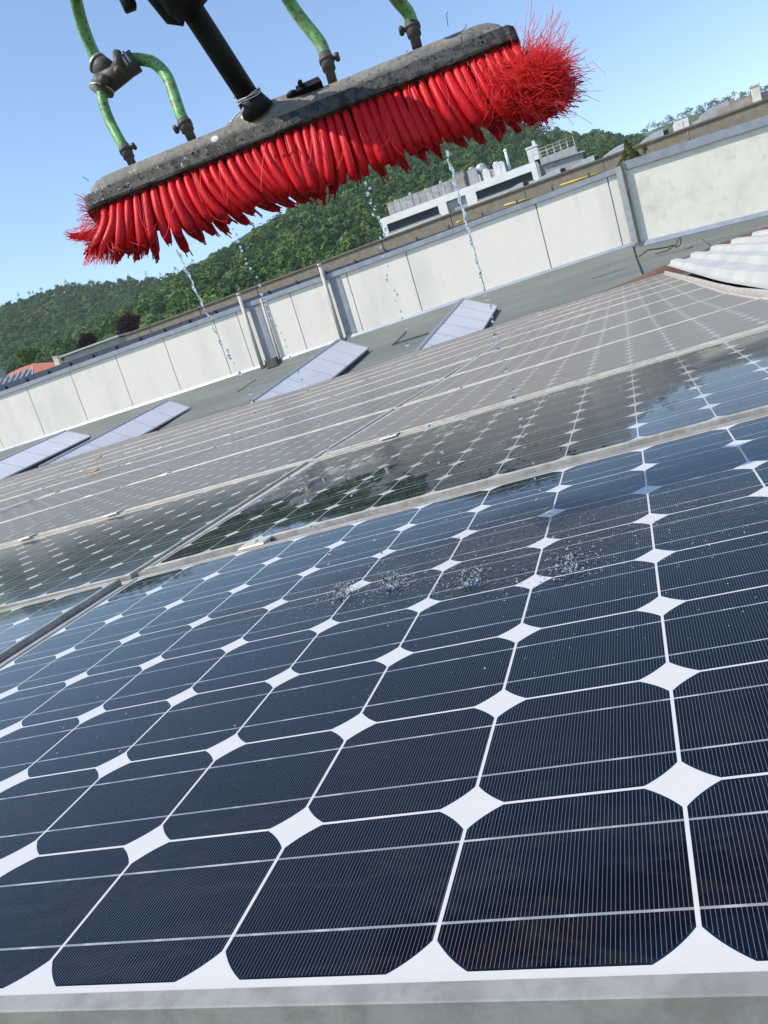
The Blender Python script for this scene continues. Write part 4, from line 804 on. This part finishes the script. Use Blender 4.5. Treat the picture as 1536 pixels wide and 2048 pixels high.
e_ = bpx(487, 215, .815); mb.build('wire_loop', M_WIRE, brush); mb = MB(); mb.tube([e_, e_ + (-.004, -.003, -.007), e_ + (-.011, -.002, -.008), e_ + (-.017, 0, -.012)], .0007, 6); mb.tube([e_, e_ + (-.002, -.004, -.009), e_ + (-.008, -.003, -.013)], .0006, 6); mb.build('wire_end', M_WIRE, brush)
# tufts
TR = [(150, 217 - 190), ]
SU = [190, 217, 287, 397, 485, 584, 608, 729, 834, 905, 951, 994, 1030]; TX = [-22, -14, 30, 78, 82, 44, 20, 50, 60, 80, 66, 52, 60]; TY = [112, 116, 126, 111, 108, 142, 150, 143, 137, 137, 143, 142, 128]
def bez(p0, p1, p2, n): return [p0 * (1 - f) ** 2 + p1 * 2 * f * (1 - f) + p2 * f * f for f in np.linspace(0, 1, n)]
def pxvec(dx, dy, d): return BR.T @ ((cr * dx + cd * dy) * d / FPX)
def tuft(u, row, n_out=9):
    v = 417 + (72 - 417) * (u - 173) / 860; d = du(u); root = bpx(u, v, d); root = np.array([root[0], [.010, .037, .062][row], .003])
    dx = np.interp(u, SU, TX) + random.uniform(-9, 9); dy = np.interp(u, SU, TY) * random.uniform(.86, .92)
    dx *= .92
    if row: dx += random.uniform(-14, 16); dy *= random.uniform(.86, 1.0)
    if u > 930: dx += (u - 930) * .25
    D = pxvec(dx, dy, d); D = D + np.array([0, 0, [0, .013, .023][row]]); tip = root + D + np.array([0, random.uniform(-.006, .006), 0])
    down = np.array([0, -.004, -np.linalg.norm(D) * .55]); ctl = root + down + np.array([D[0] * .06, 0, 0])
    if u < 225: ctl += np.array([.008, 0, 0])
    path = bez(root, ctl, tip, 9); w = random.uniform(.9, 1.12)
    wob = [1 + random.uniform(-.09, .09) for _ in range(14)]
    rr = [r * w for r in (.0036, .0042, .0047, .0051, .0054, .0057, .0058, .0056, .0034)]
    mb = MB(); mb.tube(path, rr, 14, wob=wob)
    for k in range(n_out):           # strands lying on the outside of the tuft
        an = random.uniform(0, 2 * PI); off = np.array([math.cos(an), math.sin(an), 0]); fl = random.uniform(.85, 1.12); pth = []
        for i, p in enumerate(path):
            f = i / 8; pth.append(p + off * rr[i] * (1.0 + .05 * f) + (path[-1] - path[-2]) * (fl - 1) * f * f * 2)
        mb.tube(pth, .0006, 4)
    tg = path[-1] - path[-2]; tg /= np.linalg.norm(tg)
    for k in range(10 if (u < 270 or u > 930) else (3 if row else 0)):              # cut ends at the tip
        an = random.uniform(0, 2 * PI); r0 = .0046 * math.sqrt(random.random()) * w; p = path[-2] + np.array([math.cos(an), math.sin(an), 0]) * r0
        mb.tube([p, p + tg * random.uniform(.010, .0145)], .0009, 4)
    mb.build('bristle_tuft', M_RED, brush)
for row, (n, a, b_) in enumerate([(50, 198, 1024), (31, 208, 1022), (22, 214, 1020)]):
    for i in range(n): tuft(a + (b_ - a) * (i + random.uniform(-.10, .10)) / (n - 1), row, 2)
# frayed filaments
def filaments(specs, rad, name, mat, seg=9):
    V, F = [], []; base = 0
    for (p0, p1, p2, curl) in specs:
        ph = rng.uniform(0, 6.28, 3); fq = rng.uniform(3, 9, 3); pts = []
        for f in np.linspace(0, 1, seg):
            q = p0 * (1 - f) ** 2 + p1 * 2 * f * (1 - f) + p2 * f * f; pts.append(q + curl * f * np.sin(ph + fq * f))
        pts = np.array(pts); tg = np.gradient(pts, axis=0); tg /= np.linalg.norm(tg, axis=1, keepdims=True) + 1e-9
        a = np.cross(tg, np.array([.3, .9, .2])); a /= np.linalg.norm(a, axis=1, keepdims=True) + 1e-9; b_ = np.cross(tg, a); r = rad * rng.uniform(.7, 1.2)
        ring = np.stack([pts + r * (a * math.cos(x) + b_ * math.sin(x)) for x in (0, 2.094, 4.189)], 1)
        V.append(ring.reshape(-1, 3)); n = seg
        for k in range(n - 1):
            for j in range(3): F.append((base + k * 3 + j, base + k * 3 + (j + 1) % 3, base + (k + 1) * 3 + (j + 1) % 3, base + (k + 1) * 3 + j))
        base += n * 3
    return bulk(name, np.concatenate(V), np.array(F), mat, parent=brush, smooth=True)
sp = []
for i in range(3400):                # right end: the big fuzzy mop
    s = BL - rng.uniform(-.002, .055) * (1 if i % 3 else 1.3); p0 = np.array([s, rng.uniform(.006, .07), .004])
    an = rng.uniform(-.5, 1.15); rr = rng.uniform(.55, 1.0) ** .7
    cx_, cy_ = 1066 + rng.normal() * 26, 154 + rng.normal() * 24
    tx = cx_ + math.cos(an) * 44 * rr; ty = cy_ - math.sin(an) * 44 * rr + 8
    if i % 9 == 0: tx, ty = rng.uniform(955, 1060), rng.uniform(150, 235)
    if i % 130 == 0: tx, ty = rng.uniform(1040, 1140), rng.uniform(15, 70)
    p2 = bpx(tx, ty, .80 + rng.uniform(-.03, .055)); p1 = bpx(1042 + rng.uniform(-30, 34), 178 + rng.uniform(-28, 42), .80 + rng.uniform(-.025, .05))
    sp.append((p0, p1, p2, rng.normal(size=3) * rng.choice([.006, .010, .014])))
filaments(sp, .00025, 'frayed_bristles', M_RED2)
for (u, v, tu, tv, yy) in [(1000, 92, 1062, 246, .05), (1012, 86, 1090, 238, .055), (1018, 84, 1108, 226, .06), (1024, 80, 1126, 212, .06), (1026, 80, 1136, 196, .05), (1028, 78, 1140, 172, .06), (1020, 82, 1075, 236, .03), (1026, 78, 1112, 205, .03), (1010, 88, 1050, 240, .02)]:
    p0 = bpx(u, v, du(u)); p0 = np.array([p0[0], yy, .003]); p2 = bpx(tu, tv, .80 + yy * .6); p1 = p0 * .45 + p2 * .55 + np.array([.012, 0, -.004]); path = bez(p0, p1, p2, 9); mb = MB(); mb.tube(path, [.004, .005, .006, .007, .0075, .008, .0078, .007, .004], 14, wob=[1 + random.uniform(-.2, .2) for _ in range(14)])
    for k in range(26):
        an = random.uniform(0, 2 * PI); o_ = np.array([math.cos(an), math.sin(an), 0]) * .0072; mb.tube([path[3] + o_ * .9, path[5] + o_ * 1.05, path[7] + o_ * 1.0 + np.array([random.gauss(0, .002), 0, random.gauss(0, .002)]), path[8] + o_ * .9 + np.array([random.uniform(-.004, .012), 0, random.gauss(0, .005)])], .0006, 4)
    mb.build('bristle_clump', M_RED, brush)
sp = []
for i in range(520):                 # left end: a swept wisp
    p0 = np.array([rng.uniform(.002, .035), rng.uniform(.006, .07), .004]); k = rng.random()
    if k < .28: tx, ty = 131 + rng.exponential(22), 470 + rng.normal() * 4; ty += (tx - 131) * .28
    elif k < .75: tx, ty = rng.uniform(165, 235), rng.uniform(488, 532)
    elif k < .9: tx, ty = rng.uniform(190, 300), rng.uniform(470, 520)
    else: tx, ty = rng.uniform(150, 175), rng.uniform(385, 470)
    if k >= .9: p1 = bpx(178, (ty + 410) / 2, .86 + rng.uniform(-.01, .05))
    else: p1 = bpx(208 + rng.uniform(-14, 22), 470 + rng.uniform(-22, 22), .86 + rng.uniform(-.01, .05))
    p2 = bpx(tx, ty, .86 + rng.uniform(-.015, .055)); sp.append((p0, p1, p2, rng.normal(size=3) * .0016))
for i in range(26):                  # loose strands across the tufts
    u = rng.uniform(230, 1000); v = 417 - .401 * (u - 173) + 12; d = du(u) - .004; p0 = bpx(u, v, d); p2 = bpx(u + rng.uniform(-10, 60), v + rng.uniform(50, 120), d - rng.uniform(.002, .012)); p1 = bpx(u + rng.uniform(-18, 45), v + rng.uniform(50, 110), d - .008)
    sp.append((p0, p1, p2, rng.normal(size=3) * .001))
filaments(sp, .00032, 'frayed_bristles', M_RED2)
mb = MB()
for pts in ([(896, 52), (893, 30), (895, 24)], [(925, 85), (921, 66), (933, 52), (931, 48)], [(178, 362), (170, 356), (166, 354)]):
    mb.tube([bpx(u, v, du(u) + (.0 if i else .01)) for i, (u, v) in enumerate(pts)], .00035, 5)
mb.build('stray_hair', M_BLK, brush)
# hoses
t = NT('hose_green'); a1 = t.ramp(t.noise(85, 6, .75), .46, .60); a2 = t.ramp(t.noise(300, 3, .6), .55, .62)
c = t.mix(a1, (0.17, 0.40, 0.15), (0.13, 0.21, 0.06)); c = t.mix(t.math('MULTIPLY', a2, .8), c, (0.03, 0.05, 0.02)); M_HOSE = t.bsdf(c, .5, 0, .5, bump=t.noise(200, 3), bstr=.15, bdist=.001)
def spline(pts, n=8):
    out = []; P = [pts[0]] + list(pts) + [pts[-1]]
    for i in range(1, len(P) - 2):
        for f in np.linspace(0, 1, n, endpoint=False):
            a, b_, c, d = P[i - 1], P[i], P[i + 1], P[i + 2]; out.append(.5 * ((2 * b_) + (c - a) * f + (2 * a - 5 * b_ + 4 * c - d) * f * f + (3 * b_ - a - 3 * c + d) * f ** 3))
    out.append(P[-2]); return out
def hose(pts, rpx, nip=None, side=1):
    pth = spline([bpx(u, v, d) for u, v, d in pts]); r = rpx * pts[-1][2] / FPX; mb = MB(); mb.tube(pth, r, 16); h = mb.build('hose', M_HOSE, brush)
    if nip:
        e = pth[-1]; dr = bpx(*nip[1]) - bpx(*nip[0]); dr /= np.linalg.norm(dr); L = np.linalg.norm(bpx(*nip[1]) - bpx(*nip[0])); a = bpx(*nip[0])
        mb = MB(); mb.tube([a, a + dr * L * .7, a + dr * L * .72, a + dr * L * 1.25], [r * 1.04, r * 1.1, r * .8, r * .8], 14); mb.build('hose_nipple', M_FIT, brush)
        sx = np.cross(dr, (0, 1, 0)); sx /= np.linalg.norm(sx); q = a + dr * L * .3
        mb = MB(); mb.tube([q - dr * .0022, q + dr * .0022], r * 1.25, 16); p = q + side * sx * r * 1.75; mb.tube([q + side * sx * r, p], r * .34, 8); mb.tube([p - (0, r * .6, 0), p + (0, r * .6, 0)], r * .42, 8); mb.build('hose_clamp', M_FIT, brush)
hose([(140, -60, .80), (152, 0, .85), (165, 50, .875), (182, 95, .89), (197, 124, .895)], 12)
hose([(203, 176, .895), (207, 207, .895), (221, 245, .895), (241, 283, .89), (256, 306, .89)], 10.5, ((247, 291, .89), (263, 325, .888)), 1)
hose([(262, 119, .895), (282, 119, .895), (308, 126, .895), (333, 152, .89), (348, 190, .885), (360, 226, .88), (371, 250, .88)], 12, ((366, 240, .88), (380, 270, .878)), -1)
hose([(560, -40, .83), (577, 0, .85), (606, 42, .86), (638, 82, .862), (650, 108, .862), (656, 128, .862)], 12.5, ((650, 108, .862), (662, 152, .86)), 1)
hose([(765, -40, .80), (795, 0, .83), (815, 24, .845), (824, 48, .85), (828, 66, .85)], 13, ((822, 42, .85), (832, 84, .85)), -1)
# Y connector
mb = MB(); dC = .895
def cp(u, v, d=dC): return bpx(u, v, d)
mb.tube([cp(272, 121), cp(252, 134), cp(232, 152), cp(212, 166)], [.0125, .0125, .012, .0125], 18)
mb.tube([cp(192, 124), cp(208, 136), cp(228, 148)], [.0118, .0118, .0105], 18)
mb.tube([cp(221, 155), cp(208, 168), cp(203, 182)], [.011, .0128, .0135], 18)
mb.tube([cp(234, 104, dC - .012), cp(237, 142, dC - .014)], .0048, 10); mb.ball(cp(237, 141, dC - .015), .0056); mb.tube([cp(206, 158, dC - .012), cp(209, 163, dC - .018)], [.006, .005], 10)
mb.build('hose_connector', M_FIT, brush)
mb = MB()
for (u, v, du_, dv, r) in ((262, 124, -6, 4, .0132), (256, 129, -6, 4, .0132), (193, 125, 5, 4, .0125), (203, 181, 1, -6, .0140)):
    a = cp(u, v); c = cp(u + du_ * .6, v + dv * .6); mb.tube([a, c], r, 18)
mb.build('connector_rings', M_BAND, brush)
mb = MB()
for i in range(110):                 # water beads clinging to the rubber
    s = rng.uniform(.02, BL - .02); r = rng.uniform(.0006, .0016)
    if rng.random() < .7: mb.ball((s, -.0002, rng.uniform(.002, .018)), r, 0, 6, 5)
    else: mb.ball((s, rng.uniform(.005, .012), rng.uniform(.032, .040)), r * .8, 0, 6, 5)
t = NT('water_clear'); g = t.n('ShaderNodeBsdfGlass'); g.inputs['IOR'].default_value = 1.33; g.inputs['Roughness'].default_value = 0.0; t.l(g.outputs[0], t.out.inputs[0]); M_WATER = t.m
tag(mb.build('water_beads', M_WATER, brush), kind='stuff')
# ------------------------------------------------------------------ falling water
dS = [float(R[2] @ (np.array([x, y, 0]) - CAMP)) for x, y in SPL]
STREAMS = [[(355, 500), (395, 590), (432, 665), (480, 750), (530, 853), (575, 935), (640, 1065), (690, 1190)], [(466, 455), (500, 537), (540, 620), (578, 695), (620, 800), (672, 915), (735, 1060), (785, 1170)],
           [(733, 362), (757, 455), (785, 567), (803, 645), (845, 790), (880, 910), (915, 1040), (950, 1165)], [(893, 303), (935, 455), (976, 600), (1000, 700), (1036, 815), (1056, 912), (1090, 1025), (1140, 1130)]]
D0 = [.875, .885, .86, .845]
WHICH = ['leftmost', 'second from the left', 'third from the left', 'rightmost']
def spos(i, v):
    P = STREAMS[i]; u = float(np.interp(v, [p[1] for p in P], [p[0] for p in P])); f = (v - P[0][1]) / (P[-1][1] - P[0][1]); return u, D0[i] + (dS[i] - D0[i]) * f
def jet(i, v0, v1, r0, r1, lb):
    q0 = at(spos(i, v0)[0], v0, spos(i, v0)[1]); pth = []; rad = []; n = int((v1 - v0) / 3.0)
    for k in range(n + 1):
        v = v0 + (v1 - v0) * k / n; u, d = spos(i, v); f = k / n
        pth.append(at(u + 1.6 * math.sin(v * .16 + i) + .8 * math.sin(v * .37), v, d) - q0); rad.append((r0 + (r1 - r0) * f) * (1 + .38 * math.sin(v * .21 + 2 * i) + .2 * math.sin(v * .47)))
    mb = MB(); mb.tube(pth, rad, 10); tag(mb.build('water_jet', M_WATER, loc=q0), lb, 'water jet', 'water jets running from the brush')
jet(0, 500, 668, .0014, .0007, 'thin unbroken jet of water falling from the left part of the brush')
jet(3, 300, 545, .0015, .0010, 'thin unbroken jet of water falling from the right part of the brush')
DM = []
for k in range(5):
    mb = MB(); mb.ball((0, 0, 0), 1, 0, 12, 8, (random.uniform(.8, 1.1), random.uniform(.8, 1.1), random.uniform(.9, 1.35)))
    if k > 2: mb.ball((.5, .2, -1.1), .55, 0, 8, 6)
    DM.append(mb.mesh('water_drop', M_WATER))
def drop(i, u, v, d, r, lb=None, ju=None):
    o = bpy.data.objects.new('water_drop', DM[random.randrange(5)]); COL.objects.link(o); o.location = at(u, v, d); o.scale = (r, r, r); o.rotation_euler = (random.uniform(-.4, .4), random.uniform(-.4, .4), random.uniform(0, 6))
    tag(o, lb or 'glassy water drop falling in the %s of the four trickles' % WHICH[i], 'water drop', 'water drops falling from the brush'); return o
def trickle(i, v0, v1, step, r0, r1, side):
    v = v0
    while v < v1:
        u, d = spos(i, v); f = (v - v0) / (v1 - v0)
        drop(i, u + random.gauss(0, side * (.4 + f)), v, d + random.gauss(0, .004), random.uniform(r0, r1) * (1 - .2 * f)); v += step * random.uniform(.5, 1.5)
trickle(0, 685, 1150, 20, .0013, .0027, 5); trickle(1, 458, 700, 12, .0010, .0024, 4); trickle(1, 715, 1130, 26, .0012, .0026, 9)
trickle(2, 366, 470, 9, .0009, .0025, 5); trickle(2, 475, 660, 16, .0008, .0020, 6); trickle(2, 690, 1120, 26, .0011, .0025, 9); trickle(3, 550, 660, 15, .0012, .0022, 3); trickle(3, 672, 1100, 22, .0012, .0028, 4)
# the drop hanging from the right end of the brush
q = at(1117, 208, .80); mb = MB(); up = np.array([0, 0, 1.0]); prof = [(0, -.0042), (.0026, -.0036), (.0037, -.0015), (.0036, .001), (.0028, .004), (.0015, .007), (.0004, .009)]
mb.loft([[(max(r, .0001) * math.cos(2 * PI * k / 14), max(r, .0001) * math.sin(2 * PI * k / 14), z) for k in range(14)] for r, z in prof]); tag(mb.build('water_drop', M_WATER, loc=q), 'fat water drop hanging under the frayed right end of the brush', 'water drop')
# splashes
t = NT('water_spray'); M_SPRAY = t.bsdf((.75, .8, .85), .15, 0, .8, Transmission_Weight=.55, IOR=1.33)  # whitish base colour stands for foam and for sun glints on the beads
for i, (x, y) in enumerate(SPL):
    o = P2W((x, y, 0)); mb = MB()
    for k in range(90):
        a = random.uniform(0, 2 * PI); rr = abs(random.gauss(0, .020)) + .002; hh = random.uniform(0, .020) * math.exp(-rr / .03); mb.ball((math.cos(a) * rr, math.sin(a) * rr, hh + .0006), random.choice((.0005, .0007, .0009, .0013)), 1 if k % 3 else 0, 6, 5)
    for k in range(10):
        a = 2 * PI * k / 10 + random.uniform(-.2, .2); h = random.uniform(.006, .016); p0 = np.array([math.cos(a) * .006, math.sin(a) * .006, .0003]); p1 = np.array([math.cos(a) * .0105, math.sin(a) * .0105, h])
        mb.tube([p0, (p0 + p1) / 2 + (0, 0, .001), p1], [.0022, .0011, .0005], 6); mb.ball(p1 + (0, 0, .0016), .0010, 0, 6, 5)
    mb.tube([np.array([math.cos(a) * .009, math.sin(a) * .009, .0008]) for a in np.linspace(0, 2 * PI, 17)], .0010, 6)
    tag(mb.build('water_splash', [M_WATER, M_SPRAY], loc=o), 'crown of splashing water on the rinsed panel, %s of the four' % WHICH[i], 'splash', 'splashes where the trickles land')
# fine spray beads lying on the rinsed panel
V, F = [], []; base = 0; ico = MB().ball((0, 0, 0), 1, 0, 6, 4); iv = np.array(ico.v)
tri = [f for f in ico.f]
cents = []
for k in range(2100):
    if k < 1500: sx, sy = SPL[k % 4]; px_, py_ = sx + rng.normal() * .11 + .03, sy + abs(rng.normal()) * .16 - .06
    else: px_, py_ = rng.uniform(-1.0, .5), rng.uniform(.28, 1.0)
    if not (-1.0 < px_ < .5 and .0 < py_ < 1.02): continue
    r = rng.choice([.0004, .0006, .0008, .0012], p=[.45, .33, .16, .06]); cents.append((px_, py_, r))
mbs = MB()
for px_, py_, r in cents: mbs.add([W @ np.array([px_ + p[0] * r, py_ + p[1] * r, max(p[2], -.15) * r * .55]) for p in iv], tri, smooth=True)
tag(mbs.build('spray_beads', M_SPRAY, loc=OFF), kind='stuff')

# ------------------------------------------------------------------ thin summer haze
t = NT('haze_air'); pv = t.n('ShaderNodeVolumePrincipled'); pv.inputs['Color'].default_value = (.86, .92, 1, 1); pv.inputs['Density'].default_value = HAZE; t.l(pv.outputs[0], t.out.inputs['Volume'])
mb = MB(); mb.box((-2000, -700, -2), (2900, 2900, 210)); tag(mb.build('haze', t.m), kind='stuff')
